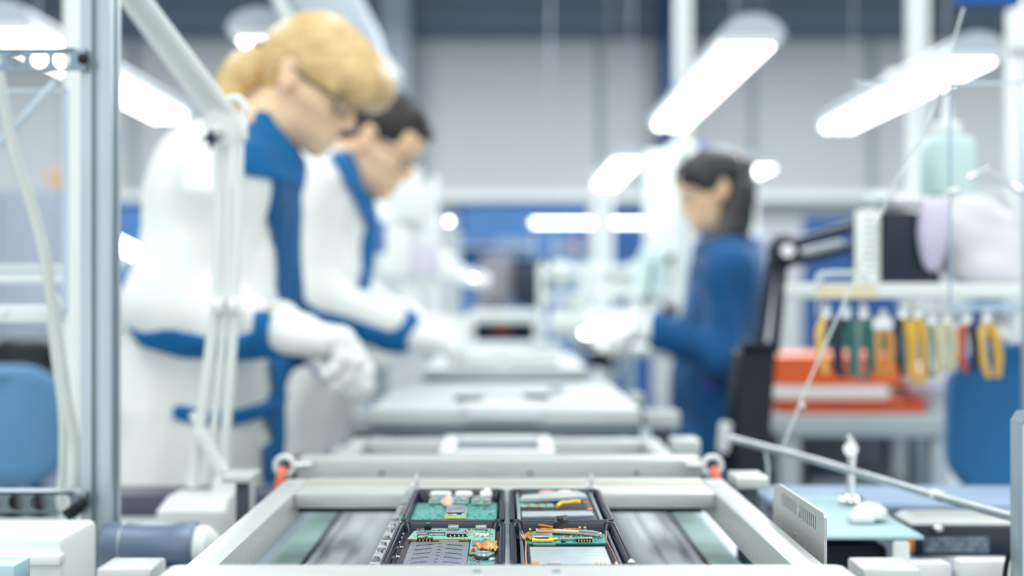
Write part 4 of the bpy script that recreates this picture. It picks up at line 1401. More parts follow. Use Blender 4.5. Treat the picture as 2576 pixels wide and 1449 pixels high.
arms = [
    (W(530, 446, -.14), W(408, 768, -.19), W(712, 832, -.19), Vector((1, .05, -.16)), Vector((.22, .0, 1)), 1, (.6, .6, .4), (.30, .34, .38, .42)),
    (W(600, 425, .16), W(560, 760, .23), W(770, 850, .10), Vector((1, -.15, -.3)), Vector((.3, -.2, 1)), -1, (.5, .5, .4), (.2, .2, .2, .2)),
]
rb = [(330, 560, 690, .07), (400, 480, 705, .15), (520, 440, 690, .165), (620, 430, 690, .15), (760, 420, 690, .14), (900, 370, 665, .16), (1010, 345, 655, .18), (1180, 350, 640, .17)]
rc = [(315, 555, 660, .07), (345, 490, 705, .11), (400, 455, 738, .16), (500, 400, 728, .19), (620, 395, 730, .185), (760, 375, 737, .18), (880, 315, 708, .19), (1000, 288, 694, .21), (1120, 280, 688, .22), (1290, 272, 678, .235)]
woman = person('blonde woman in a white coat with blue collar leaning over the conveyor in white gloves', D,
       (W(785, 211, 0), f_, u_), rows_from_px(rb, D, 1), rows_from_px(rc, D, 1), arms, W(645, 345, 0), coat_w, None, .0045, .0055, False,
       hair_blonde, hair_bl,
       [('collar', trim_b, .010, cuff_poly([(612, 300), (622, 258), (655, 262), (700, 330), (748, 395), (742, 428), (712, 452), (645, 458), (628, 405)]), D - .3, D + .3, [cap(W(640, 350), W(648, 300), .072, .066, k=.02), cap(W(625, 268, -.3), W(765, 400, -.3), .001, k=.001)]) ,
        ('placket', shirt_b, .007, cuff_poly([(694, 430), (800, 400), (800, 900), (714, 900), (729, 760), (722, 640), (706, 540)], 0), D - .13, D + .16, None),
        ('lower_placket', trim_b, .006, cuff_poly([(702, 890), (790, 890), (790, 1300), (674, 1300), (688, 1100)], 0), D - .10, D + .12, None)],
       [('sleeve_band', trim_b, .006, cuff_poly([(322, 812), (360, 834), (440, 826), (520, 842), (600, 840), (640, 832), (640, 780), (715, 780), (715, 900), (600, 915), (440, 905), (350, 870)], -.23), D - .34, D - .135, None),
        ('pocket_trim', trim_b, .009, cuff_poly([(442, 1014), (470, 1020), (560, 1042), (657, 1024), (657, 1064), (560, 1082), (470, 1062), (442, 1050)], -.19), D - .34, D, None),
],
       mat('dark_spectacle_frame', (30, 38, 60), .3, .1, .1, 40), True,
       [(W(470, 1060, -.08), (tx(510, D), D - .09, .48), (tx(490, D), D - .10, .085), (tx(490, D) + .16, D - .12, .045)),
        (W(470, 1060, .08), (tx(510, D), D + .09, .48), (tx(500, D), D + .10, .085), (tx(500, D) + .16, D + .12, .045))], 11, scale_head=.96)
# hairband of the ponytail
Hw = Frame3(W(785, 211, 0), f_, u_, .96)
t0, t1 = Hw.p(-.080, 0, -.010), W(640, 165, 0)
dd = (t1 - t0).normalized()
B().tube([Hw.p(-.098, 0, -.012), Hw.p(-.098, 0, -.012) + dd * .024], [.041, .037], 20).done('hair_tie', mat('dark_hair_tie', (26, 34, 50), .5, 0, .1, 40), woman)
B().sph(Hw.p(-.100, -.036, -.006), (.012, .009, .012), 16).done('hair_clip', chrome, woman)
B().lathe(Hw.p(-.008, -.080, -.036), [(.0001, -.006), (.004, -.003), (.004, .003), (.0001, .006)], 12).done('earring', chrome, woman)

# ---- dark-haired man behind her
D = 2.55
f_, u_ = yawed(math.radians(33), math.radians(5))


def hair_short(H):
    pr = [H.ell((-.014, 0, .042), (.100, .080, .090), k=.03), H.ell((-.060, 0, .010), (.050, .064, .060), k=.03),
          H.cap((.055, -.030, .092), (.076, -.028, .078), .024, .018, k=.03), H.cap((.055, .030, .092), (.080, .026, .078), .024, .018, k=.03),
          H.ell((.104, 0, -.020), (.070, .080, .082), k=.010, op='s'), H.ell((.020, 0, -.100), (.080, .11, .085), k=.012, op='s'),
          H.ell((-.010, -.090, -.010), (.022, .020, .032), k=.006, op='s'), H.ell((-.010, .090, -.010), (.022, .020, .032), k=.006, op='s')]
    return [('hair', pr, hair_br, hair_disp(H, .0016, 23))]

arms = [
    (W(775, 475, -.16), W(765, 745, -.20), W(1015, 835, -.15), Vector((1, .15, -.12)), Vector((.1, -.5, 1)), 1, (.35, .4, .3), (.1, .12, .14, .16)),
    (W(800, 475, .17), W(830, 730, .22), W(1030, 812, .12), Vector((1, -.3, -.1)), Vector((.1, .4, 1)), -1, (.35, .4, .3), (.1, .1, .1, .1)),
]
rb = [(400, 780, 880, .07), (440, 750, 895, .15), (540, 710, 890, .17), (700, 700, 885, .155), (850, 700, 870, .16), (980, 690, 860, .17)]
rc = [(378, 790, 868, .07), (405, 745, 885, .12), (445, 712, 905, .18), (540, 690, 930, .205), (640, 685, 925, .20), (780, 685, 905, .19), (880, 680, 892, .20), (1000, 674, 886, .215), (1112, 672, 880, .225)]
man = person('dark-haired man in a white coat with narrow blue collar, head bowed, behind the blonde woman', D,
       (W(952, 362, 0), f_, u_), rows_from_px(rb, D, 1), rows_from_px(rc, D, 1), arms, W(850, 455, 0), coat_w, None, .005, .007, True,
       hair_short, hair_br,
       [('collar', trim_b, .010, cuff_poly([(838, 392), (850, 366), (880, 372), (935, 500), (930, 575), (912, 560), (900, 520), (868, 440)]), D - .3, D + .3, [cap(W(850, 450), W(868, 400), .074, .068, k=.02)]),
        ('placket', trim_b, .006, cuff_poly([(912, 520), (990, 520), (990, 760), (904, 760), (914, 640)], 0), D - .08, D + .10, None)],
       [('sleeve_band', trim_b, .006, cuff_poly([(730, 755), (800, 772), (880, 795), (985, 832), (1012, 812), (1018, 770), (1060, 790), (1060, 900), (860, 880), (730, 830)], -.2), D - .34, D - .10, None),
        ('pocket_trim', trim_b, .005, cuff_poly([(798, 908), (855, 915), (858, 932), (800, 932)], -.2), D - .34, D, None)],
       mat('grey_spectacle_frame', (70, 80, 100), .3, .2, .1, 40), True,
       [(W(760, 1040, -.09), (tx(760, D), D - .09, .48), (tx(745, D), D - .10, .085), (tx(745, D) + .17, D - .12, .045)),
        (W(760, 1040, .09), (tx(760, D), D + .09, .48), (tx(755, D), D + .10, .085), (tx(755, D) + .17, D + .12, .045))], 41, scale_head=1.0)

# ---- dark-haired woman on the right, in blue
D = 3.10
f_, u_ = yawed(math.radians(16), math.radians(-4) if False else math.radians(4), -1)


def hair_long(H):
    pr = [H.ell((-.014, 0, .040), (.103, .084, .090), k=.03), H.ell((-.055, 0, -.010), (.055, .070, .090), k=.03),
          H.cap((.060, -.035, .080), (.080, -.040, .045), .026, .014, k=.03), H.cap((.060, .035, .080), (.080, .040, .045), .026, .014, k=.03),
          H.cap((.058, .062, .060), (.030, .076, .018), .020, .013, k=.02),
          H.ell((.105, 0, -.030), (.080, .085, .078), k=.010, op='s'), H.ell((.032, 0, -.085), (.075, .11, .082), k=.012, op='s'),
          H.ell((-.006, .092, -.006), (.022, .018, .030), k=.006, op='s'),
          cap(H.p(-.085, 0, .060), H.p(-.110, 0, .040), .030, .034, k=.02)]
    tail = []
    pts = catmull([H.p(-.100, 0, .050), W(1872, 470, -.02), W(1862, 560, -.06), W(1838, 600, -.10)], 4)
    for a, b2 in zip(pts, pts[1:]):
        tail.append(cap(a, b2, .031, .030, k=.015))
    tail += [cap(H.p(-.060, .045, -.02), W(1840, 590, -.09), .040, .030, k=.02),
             cap(H.p(-.050, .058, -.05), W(1812, 600, -.13), .032, .026, k=.02),
             cap(W(1838, 585, -.10), W(1790, 620, -.155), .030, .022, k=.02), cap(W(1790, 620, -.155), W(1745, 690, -.15), .020, .007, k=.01)]
    return [('hair', pr, hair_bk, hair_disp(H, .0015, 33)), ('long_hair', tail, hair_bk, lambda co: .002 * vnoise(co * np.array([60, 60, 10.]), 5))]

arms = [
    (W(1835, 690, -.16), W(1815, 890, -.21), W(1655, 832, -.17), Vector((-1, .1, -.05)), Vector((0, -.3, 1)), -1, (.4, .5, .35), (.1, .15, .2, .25)),
    (W(1815, 690, .16), W(1775, 880, .2), W(1640, 815, .12), Vector((-1, -.2, 0)), Vector((0, .3, 1)), 1, (.4, .5, .35), (.1, .1, .1, .1)),
]
rb = [(600, 1795, 1865, .06), (640, 1765, 1890, .14), (760, 1750, 1895, .15), (860, 1735, 1885, .135), (1000, 1715, 1895, .16), (1120, 1715, 1900, .16)]
rc = [(585, 1790, 1870, .07), (610, 1762, 1895, .13), (660, 1745, 1908, .17), (760, 1728, 1912, .175), (860, 1712, 1905, .165), (950, 1696, 1915, .175), (1100, 1694, 1935, .2), (1230, 1700, 1950, .22), (1330, 1702, 1955, .23)]
girl = person('dark-haired woman in a blue work coat, side-on at the right of the conveyor', D,
       (W(1790, 480, 0), f_, u_), rows_from_px(rb, D, 1), rows_from_px(rc, D, 1), arms, W(1828, 610, 0), coat_b, None, .0055, .008, False,
       hair_long, hair_bk,
       [('collar', shirt_b, .009, cuff_poly([(1768, 575), (1860, 560), (1880, 610), (1800, 640), (1752, 640)]), D - .2, D + .2, [cap(W(1828, 612), W(1820, 590), .070, .064, k=.02)])],
       [('pocket_flap', mat('violet_badge', (70, 80, 170), .6, 0, .05, 30), .006, cuff_poly([(1772, 962), (1806, 964), (1806, 988), (1774, 986)], -.19), D - .34, D, None),
        ('cuff', shirt_b, .006, cuff_poly([(1630, 770), (1668, 770), (1670, 890), (1630, 890)], -.18), D - .34, D - .05, None)],
       mat('grey_spectacle_frame', (70, 80, 100)), True,
       [(W(1820, 1080, -.09), (tx(1820, D), D - .09, .46), (tx(1830, D), D - .10, .085), (tx(1830, D) - .15, D - .12, .045)),
        (W(1820, 1080, .09), (tx(1820, D), D + .09, .46), (tx(1835, D), D + .10, .085), (tx(1835, D) - .15, D + .12, .045))], 71, scale_head=.96)
Hg = Frame3(W(1790, 480, 0), f_, u_, .96)
B().tube([Hg.p(-.085, 0, .062), Hg.p(-.100, 0, .055)], .033, 18).done('hair_tie', mat('dark_hair_tie', (26, 34, 50)), girl)
B().sph(Hg.p(-.095, .034, .066), .010, 14).done('hair_clip', chrome, girl)

# ------------------------------------------------------------------ left-hand foreground
def rod(o, name, pts, r, m, n=10, sm=0):
    return B().tube(pts, r, n, sm).done(name, m, o)


def plate_holes(bb, x0, x1, z0, z1, y, t, xs, zc, r, n=24):
    """thin plate facing -y with round holes"""
    xs = sorted(xs)
    cuts = [x0] + [(a + b_) / 2 for a, b_ in zip(xs, xs[1:])] + [x1]
    for i, xc in enumerate(xs):
        a, c = cuts[i], cuts[i + 1]
        sq, ci = [], []
        for k in range(n):
            th = 2 * math.pi * k / n + math.pi / 4
            dx, dz = math.cos(th), math.sin(th)
            sx = ((c - xc) if dx > 0 else (xc - a)) / max(abs(dx), 1e-6)
            sz = ((z1 - zc) if dz > 0 else (zc - z0)) / max(abs(dz), 1e-6)
            s_ = min(sx, sz)
            sq.append((xc + dx * s_, zc + dz * s_)); ci.append((xc + dx * r, zc + dz * r))
        # pull the nearest square samples to the true corners
        for cx_, cz_ in ((a, z0), (a, z1), (c, z0), (c, z1)):
            j = min(range(n), key=lambda q: (sq[q][0] - cx_) ** 2 + (sq[q][1] - cz_) ** 2)
            sq[j] = (cx_, cz_)
        F_ = [[(p[0], y, p[1]) for p in sq], [(p[0], y, p[1]) for p in ci], [(p[0], y + t, p[1]) for p in ci], [(p[0], y + t, p[1]) for p in sq], [(p[0], y, p[1]) for p in sq]]
        bb.loft(F_, False, False)


# T-slot aluminium post
D = 1.15
x0, x1 = tx(217, D), tx(291, D)
xc, w = (x0 + x1) / 2, x1 - x0
o = thing('frame_post', 'tall grooved aluminium post at the left, nearest of the upright posts', 'post', (xc, D, .725))
sec = []
q_ = w / 2; g = w * .13; dp = w * .2
for rot in range(4):
    loc_ = [(-q_, -q_), (-g, -q_), (-g, -q_ + .002), (-g * 1.9, -q_ + .0035), (-g * 1.2, -q_ + dp), (g * 1.2, -q_ + dp), (g * 1.9, -q_ + .0035), (g, -q_ + .002), (g, -q_)]
    c_, s_ = math.cos(rot * math.pi / 2), math.sin(rot * math.pi / 2)
    sec += [(a * c_ - b_ * s_, a * s_ + b_ * c_) for a, b_ in loc_]
B().loft([[(xc + a, D + c, 0.735) for a, c in sec], [(xc + a, D + c, 2.3) for a, c in sec]]).done('profile', alu_d, o)
B().box((xc, D, .7305), (.07, .07, .01), .002).done('foot_plate', steel, o)
# white round column behind
D = 1.57
o = thing('support_column', 'thick white column standing behind the grooved aluminium post', 'column', (tx(197, D), D, 0))
B().cyl((tx(197, D), D, .012), (tx(197, D), D, 2.5), .021, n=28).done('tube', white_pc, o)
B().cyl((tx(197, D), D, 0), (tx(197, D), D, .012), .05, n=28).done('foot_plate', steel, o)

# perforated angle bars
for (ya, yb_, D, label, m, hp) in ((122, 178, 1.128, 'perforated grey bar with round holes at the top left', mat('zinc_bar', (132, 150, 168), .4, .5, .05, 30), 56), (1238, 1290, 1.128, 'perforated grey bar with round holes at the lower left, below the blue chair', mat('dark_zinc_bar', (112, 128, 138), .4, .5, .05, 30), 56)):
    z0, z1 = tz(yb_, D), tz(ya, D)
    o = thing('perforated_bar', label, 'bar', (tx(100, D), D, z0), 'perforated bars fixed to the aluminium post')
    bb = B()
    xs = [tx(156 - 57 * i, D) for i in range(8)]
    plate_holes(bb, tx(-270, D), tx(188, D), z0, z1, D - .001, .002, xs, (z0 + z1) / 2, 22 / F * D)
    bb.span((tx(188, D), D - .001, z0), (tx(216, D), D + .001, z1))
    bb.done('web', m, o)
    B().span((tx(-270, D), D - .001, z1 - .002), (tx(216, D), D + .022, z1)).done('flange', alu_d, o)
    B().sph((tx(212, D), D - .004, (z0 + z1) / 2), (.0055, .004, .0055), 14).done('bolt', rubber, o)
# cable tie knot beside lower bar
o = tag(B().tube([P(165, 1292, 1.12), P(185, 1278, 1.115), P(205, 1268, 1.118), P(190, 1290, 1.12), P(172, 1300, 1.122)], .004, 10, 4).done('cable_tie', rubber), 'black cable tie knotted around the hoses at the lower bar', 'cable tie')

# acrylic guard with rails
D = 1.30
o = thing('acrylic_guard', 'clear acrylic guard panel with a white bottom rail at the far left', 'guard panel', (tx(60, D), D, tz(812, D)))
B().span((tx(-200, D), D - .0015, tz(790, D)), (tx(168, D), D + .0015, tz(226, D))).done('panel', glass, o)
B().span((tx(160, D), D - .002, tz(790, D)), (tx(172, D), D + .002, tz(226, D))).done('side_edge', glass_edge, o)
B().span((tx(-200, D), D - .002, tz(232, D)), (tx(168, D), D + .002, tz(224, D))).done('top_edge', glass_edge, o)
B().span((tx(-200, D), D - .008, tz(811, D)), (tx(163, D), D + .008, tz(768, D)), .003).done('bottom_rail', white_pc, o)
for px in (18, 138):
    B().sph((tx(px, D), D - .009, tz(788, D)), (.004, .003, .004), 12).done('screw', chrome, o)
o = thing('acrylic_strip', 'sloping clear acrylic edge crossing the far left, under the top bar', 'guard panel', P(60, 300, 1.22))
a, c = P(-60, 425, 1.20), P(138, 208, 1.26)
rod(o, 'edge', [a, c], .0045, glass_edge)
B().loft([[a, c, c + Vector((0, .002, 0)), a + Vector((0, .002, 0))], [a + Vector((.0, 0, -.20)), c + Vector((0, 0, -.28)), c + Vector((0, .002, -.28)), a + Vector((0, .002, -.20))]]).done('panel', glass, o)
# second rack rail
D = 1.62
o = thing('guard_rail', 'thin double white rail behind the acrylic guard at the far left', 'rail', (tx(80, D), D, tz(705, D)))
for ya, yb_ in ((668, 680), (690, 712)):
    B().span((tx(-220, D), D - .006, tz(yb_, D)), (tx(205, D), D + .006, tz(ya, D)), .003).done('rail', white_pc, o)
for px in (-200, 172):
    B().span((tx(px, D), D - .006, tz(712, D)), (tx(px + 14, D), D + .006, tz(668, D)), .002).done('spacer', white_pc, o)

# hoses
hose_m = mat('ivory_hose', (206, 214, 210), .45, 0, .03, 20)
for k, (pts, r, lab) in enumerate([
    ([(-30, 60), (0, 210), (35, 380), (80, 520), (112, 640), (128, 740), (150, 880), (168, 1010), (195, 1160), (178, 1290), (185, 1420), (190, 1560)], .0062, 'long ivory hose curving down the whole left edge'),
    ([(128, 800), (140, 900), (158, 1040), (158, 1180), (150, 1250)], .0050, 'shorter ivory hose hanging beside the blue chair back'),
    ([(150, 1240), (170, 1330), (215, 1420), (225, 1560)], .0050, 'ivory hose running down from the lower perforated bar')]):
    tag(B().tube([P(a, b_, 1.22 + .02 * k) for a, b_ in pts], r, 12, 4).done('hose', hose_m), lab, 'hose', 'ivory hoses at the left')
tag(B().tube([P(118, 770, 1.235), P(134, 745, 1.235), P(142, 790, 1.235), P(136, 845, 1.235)], [.001, .006, .008, .002], 12, 4).done('cable_clip', clear_pl), 'pointed clear clip on the end of the white rail at the left', 'clip')


# office chairs
def chair(px0, px1, py0, py1, D, m, label, name='office_chair', seat=True, flip=1):
    x0, x1 = tx(px0, D), tx(px1, D); z1, z0 = tz(py0, D), tz(py1, D)
    cx_ = (x0 + x1) / 2; w = x1 - x0; h = z1 - z0
    o = thing(name, label, 'chair', (cx_, D + .22, 0))
    bb = B()
    R_ = rrect(w, h, min(w, h) * .30, 8)
    loops = []
    for s_, y in ((.90, 0), (.97, -.012), (1, -.028), (1, -.042), (.96, -.055), (.86, -.062)):
        loops.append([(cx_ + a * s_ , D + y + .06 * (2 * a / w) ** 2 - .02 * (c / h), z0 + h / 2 + c * s_) for a, c in R_])
    bb.loft(loops).done('backrest', m, o, 60)
    shell = B()
    shell.loft([[(cx_ + a * .93, D + .004 + .06 * (2 * a / w) ** 2, z0 + h / 2 + c * .93) for a, c in R_], [(cx_ + a * .8, D + .022 + .05 * (2 * a / w) ** 2, z0 + h / 2 + c * .8) for a, c in R_]]).done('back_shell', dark_pl, o, 60)
    rod(o, 'back_stem', [(cx_, D + .03, z0 + h * .4), (cx_, D + .05, z0 - .02), (cx_, D + .08, max(.46, z0 - .16)), (cx_, D + .22, .46)], .016, dark_pl, 10, 4)
    bb = B()
    R2 = rrect(.46, .44, .12, 6)
    bb.loft([[(cx_ + a * s_, D + .27 + c * s_, z) for a, c in R2] for s_, z in ((.92, .465), (1, .48), (1, .51), (.9, .53))]).done('seat', m, o, 60)
    B().cyl((cx_, D + .27, .12), (cx_, D + .27, .465), .022, n=16).done('gas_lift', steel, o)
    for k in range(5):
        a = 2 * math.pi * k / 5 + .3
        l = B().tube([(cx_, D + .27, .12), (cx_ + .15 * math.cos(a), D + .27 + .15 * math.sin(a), .10), (cx_ + .28 * math.cos(a), D + .27 + .28 * math.sin(a), .065)], [.022, .018, .014], 10).done('leg', dark_pl, o)
        B().sph((cx_ + .28 * math.cos(a), D + .27 + .28 * math.sin(a), .03), .03, 12).done('caster', rubber, l)
    return o
chair(-160, 152, 915, 1225, 2.15, blue_cloth2, 'dusty blue office chair behind the acrylic guard at the far left')
chair(-30, 165, 850, 1150, 2.9, dark_pl, 'black office chair peeping out behind the dusty blue one')
chair(2398, 2800, 860, 1262, 1.93, blue_cloth, 'bright blue office chair at the right edge')

# bench at the lower left, with shelf bar, motor
o = thing('side_bench', 'white side bench at the lower left with a dark laminate edge bar', 'bench', (-.62, 1.42, 0))
B().span((tx(236, 1.44), 1.44, .835), (tx(700, 1.44), 1.51, .8650), .003).done('edge_bar', dark_band, o)
B().span((-1.25, 1.0, .70), (-.305, 1.438, .725), .003).done('worktop', white_pc, o)
B().span((-1.25, 1.38, .725), (-.325, 1.44, .833), .002).done('upstand', white_pc, o)
for x in (-1.2, -.34):
    for y in (1.05, 1.42):
        B().span((x - .02, y - .02, 0), (x + .02, y + .02, .70), .003).done('leg', white_pc, o)
# motor
D = 1.12
zc = tz(1368, D); r_ = 54 / F * D
o = thing('drive_motor', 'blue-grey cylindrical motor lying at the lower left, beside the pallet', 'motor', (tx(390, D), D, zc - r_))
RX = Matrix.Rotation(math.pi / 2, 3, 'Y')
B().lathe((tx(262, D), D, zc), [(r_ * .9, 0), (r_, .004), (r_, tx(440, D) - tx(262, D)), (r_ * 1.03, tx(442, D) - tx(262, D)), (r_ * 1.03, tx(494, D) - tx(262, D) - .002), (r_ * .96, tx(496, D) - tx(262, D))], 36, RX).done('housing', mat('blue_grey_motor', (112, 128, 152), .35, .3, .05, 20), o)
B().lathe((tx(496, D), D, zc - .002), [(r_ * .94, 0), (r_ * .9, .012), (r_ * .45, .022), (.002, .0235)], 32, RX).done('end_cap', white_pl, o)
B().span((tx(300, D), D - .02, .725), (tx(470, D), D + .02, zc - r_ + .003), .002).done('cradle', grey_pl, o)
B().cyl((tx(312, D), D, zc), (tx(316, D), D, zc), r_ * 1.012, n=36).done('band', steel, o)

# white instrument housings at bottom left
o = thing('white_machine', 'low white machine housing filling the bottom left corner', 'machine', (tx(60, 1.0), 1.0, .725))
B().span((tx(-300, .98), .96, .726), (tx(178, .98), 1.045, tz(1330, 1.0)), .006).done('housing', white_pc, o)
B().span((tx(-300, .98), .952, tz(1418, .96)), (tx(182, .98), .965, tz(1392, .96)), .002).done('front_ledge', white_pl, o)
B().span((tx(-40, .98), .9495, tz(1413, .95)), (tx(30, .98), .952, tz(1409, .95))).done('label_strip', ink, o)
tag(B().box(P(0, 1440, .86), (.036, .03, .018), .002).done('aqua_box', mat('aqua_plastic', (170, 206, 214), .4, 0, .03, 20)), 'pale aqua box in the very bottom left corner', 'box')
o = thing('hose_coupling', 'white knob-like hose coupling at the foot of the ivory hoses', 'coupling', P(195, 1449, 1.1))
B().sph(P(190, 1415, 1.12), (.010, .01, .012), 16).done('knob', white_pl, o)
B().cyl(P(190, 1422, 1.12), P(190, 1500, 1.12), .0065, n=16).done('stem', white_pl, o)

# ------------------------------------------------------------------ white balanced-arm lamp (left)
D = 1.36
o = thing('arm_lamp', 'white balanced-arm lamp in front of the blonde woman, its arms folded to a high elbow', 'lamp', (tx(520, D), D, tz(1330, D)))
bs = B()
R_ = rrect(tx(600, D) - tx(432, D), .07, .008, 4)
cx_ = (tx(432, D) + tx(600, D)) / 2
bs.loft([[(cx_ + a, D - .03 + c, tz(1345, D)) for a, c in R_], [(cx_ + a, D - .03 + c, tz(1262, D)) for a, c in R_], [(cx_ + a * .9 + .004, D - .02 + c * .8, tz(1235, D)) for a, c in R_]])
bs.done('base', white_pl, o)
B().loft([[(cx_ + .035 + a * .55, D + .0 + c * .7, tz(1340, D)) for a, c in R_], [(cx_ + .035 + a * .52, D + .0 + c * .7, tz(1215, D)) for a, c in R_], [(cx_ + .032 + a * .35, D + .0 + c * .6, tz(1190, D)) for a, c in R_]]).done('clamp_block', white_pl, o)
B().span((cx_ - .03, D - .05, .7255), (cx_ + .05, D + .015, tz(1345, D)), .003).done('clamp_foot', white_pc, o)
for (a, c, r) in (((553, 345), (545, 760), .0062), ((545, 760), (484, 1225), .0072), ((603, 320), (592, 760), .0062), ((592, 760), (560, 1205), .0062), ((575, 350), (568, 770), .0040), ((568, 770), (528, 1180), .0048)):
    rod(o, 'arm_tube', [P(*a, D), P(*c, D)], r, white_pc)
rod(o, 'brace', [P(505, 1090, D - .01), P(560, 1190, D - .01)], .0085, white_pc)
rod(o, 'brace', [P(482, 1040, D), P(520, 1100, D)], .005, white_pc)
for (a, c, r) in (((590, 298), (335, -40), .0075), ((545, 318), (285, -40), .0068), ((566, 305), (312, -40), .0042)):
    rod(o, 'upper_arm_tube', [P(*a, D), P(*c, D - .12)], r, white_pc)
bb = B()
bb.cyl(P(560, 318, D - .012), P(560, 318, D + .012), .024, n=24)
bb.done('elbow_plate', white_pl, o)
bb = B()
loops = []
for t in np.linspace(0, 2 * math.pi, 25):
    c = P(588, 275, D) + Vector((math.cos(t) * .014, 0, math.sin(t) * .014)); rd = Vector((math.cos(t), 0, math.sin(t)))
    loops.append([c + rd * .0052 * math.cos(u) + Vector((0, .006 * math.sin(u), 0)) for u in np.linspace(0, 2 * math.pi, 11)[:-1]])
bb.loft(loops, False, False).done('elbow_ring', white_pl, o)
B().cyl(P(520, 345, D - .02), P(560, 322, D - .02), .009, n=18).done('shade_bolt', white_pl, o)
B().span(P(598, 352, D - .01), P(626, 300, D + .01), .004).done('elbow_block', white_pl, o)
kb = B()
kc = P(534, 351, D - .03)
star = []
for i in range(16):
    rr_ = .0125 if i % 4 == 0 else (.0048 if i % 4 == 2 else .006)
    star.append((rr_ * math.cos(2 * math.pi * i / 16), rr_ * math.sin(2 * math.pi * i / 16)))
kb.prism(star, .010, Matrix.Translation(kc) @ Matrix.Rotation(math.pi / 2, 4, 'X'))
kb.done('star_knob', mat('dark_star_knob', (20, 36, 60), .4, 0, .1, 30), o)
for (px, py) in ((552, 770), (590, 770)):
    B().cyl(P(px - 12, py, D - .008), P(px + 12, py, D - .008), .010, n=18).done('arm_collar', white_pl, o)
B().span(P(560, 835, D + .02), P(628, 775, D + .035), .004).done('joint_block', white_pl, o)

# ------------------------------------------------------------------ benches and instruments along the conveyor, in the middle distance
def table(x0, x1, y0, y1, z, label, m=white_pc, t=.03, name='workbench', shelf=None, grp=None, legm=None):
    o = thing(name, label, 'bench', ((x0 + x1) / 2, (y0 + y1) / 2, 0), grp)
    B().span((x0, y0, z - t), (x1, y1, z), .004).done('worktop', m, o)
    for x in (x0 + .03, x1 - .03):
        for y in (y0 + .03, y1 - .03):
            B().span((x - .02, y - .02, 0), (x + .02, y + .02, z - t), .003).done('leg', legm or alu_d, o)
    return o
GB = 'white benches along both sides of the conveyor'
table(-.62, -.30, 2.86, 4.9, HZ - .17, 'white bench left of the conveyor, beyond the dark-haired man', grp=GB)
table(.31, .62, 3.45, 5.2, HZ - .17, 'white bench right of the conveyor, beyond the woman in blue', grp=GB)


def shape_bottle(c, r, h, label, m=clear_pl, capm=white_pl, spout=False, grp=None):
    o = thing('bottle', label, 'bottle', c, grp)
    c = Vector(c)
    B().lathe(c, [(r * .9, 0), (r, h * .03), (r, h * .62), (r * .85, h * .70), (r * .42, h * .76), (r * .42, h * .80)], 24).done('body', m, o)
    if spout:
        B().lathe(c, [(r * .5, h * .79), (r * .5, h * .87), (r * .3, h * .88), (r * .08, h)], 18).done('spout', capm, o)
    else:
        B().lathe(c, [(r * .5, h * .79), (r * .5, h * .95), (r * .44, h)], 18).done('cap', capm, o)
    return o


def magnifier(base, head, label, r=.09, lit=None, post_=None, grp='ring magnifier lamps'):
    o = thing('magnifier_lamp', label, 'lamp', base, grp)
    base, head = Vector(base), Vector(head)
    B().lathe(base, [(.07, 0), (.07, .012), (.02, .02), (.014, .05)], 24).done('base', white_pl, o)
    mid = post_ or Vector((base.x, base.y, head.z + .10))
    rod(o, 'arm', [base + Vector((0, 0, .04)), base + (mid - base) * .5 + Vector((.02, 0, 0)), mid], .012, white_pc)
    rod(o, 'arm', [mid, head], .011, white_pc)
    B().sph(mid, .022, 14).done('joint', white_pl, o)
    R_ = rot_to(Vector((.25, -.35, 1))).to_3x3()
    hd = B().lathe(head, [(r * .7, -.018), (r, -.014), (r * 1.05, 0), (r, .016), (r * .72, .02), (r * .70, .0), (r * .7, -.018)], 30, R_).done('head', white_pl, o)
    B().lathe(head, [(r * .69, -.004), (r * .69, .004)], 30, R_).done('lens', glass, hd)
    if lit:
        B().sph(lit, .010, 14).done('lit_bulb', led_on, hd)
    return o

zb_ = HZ - .17
magnifier((-.57, 3.9, zb_), P(1020, 545, 3.4), 'white magnifier lamp with a glowing bulb, in front of the man', .105, lit=P(1130, 557, 3.4), post_=P(985, 455, 3.45))
magnifier((-.36, 4.0, zb_), P(1190, 700, 4.0), 'white magnifier lamp tilted over the conveyor, beyond the man', .06, lit=P(1190, 702, 3.95), post_=P(1060, 590, 4.0))
# white column stands with feeders
def stand(px0, px1, py0, D, z0, label, m=white_pc, boxes=()):
    o = thing('feeder_stand', label, 'stand', ((tx(px0, D) + tx(px1, D)) / 2, D, z0), 'white feeder stands by the conveyor')
    x0, x1 = tx(px0, D), tx(px1, D)
    B().span((x0 - .02, D - .05, z0), (x1 + .02, D + .05, z0 + .015), .003).done('base', m, o)
    B().span((x0, D - .03, z0 + .015), (x1, D + .03, tz(py0, D)), .006).done('column', m, o)
    for (a, c, e, f_, mm) in boxes:
        B().span((tx(a, D), D - .07, tz(f_, D)), (tx(e, D), D - .031, tz(c, D)), .008).done('unit', mm, o)
    return o
stand(1010, 1060, 425, 3.3, zb_, 'white feeder stand rising beside the bowed face of the man', boxes=((985, 470, 1100, 560, white_pl), (960, 575, 1040, 690, white_pl), (1040, 620, 1110, 700, mat('lilac_label', (206, 206, 222), .5, 0, .03, 20))))
stand(1085, 1102, 445, 3.8, zb_, 'slim white feeder stand farther back on the left bench', boxes=((1060, 640, 1150, 700, white_pl), (1075, 560, 1105, 610, white_pl)))
stand(925, 950, 520, 3.0, zb_, 'white feeder stand close behind the sleeve of the man', boxes=((905, 660, 960, 760, clear_pl), (930, 560, 975, 640, mat('blue_label_box', (90, 120, 180), .5, 0, .05, 20))))
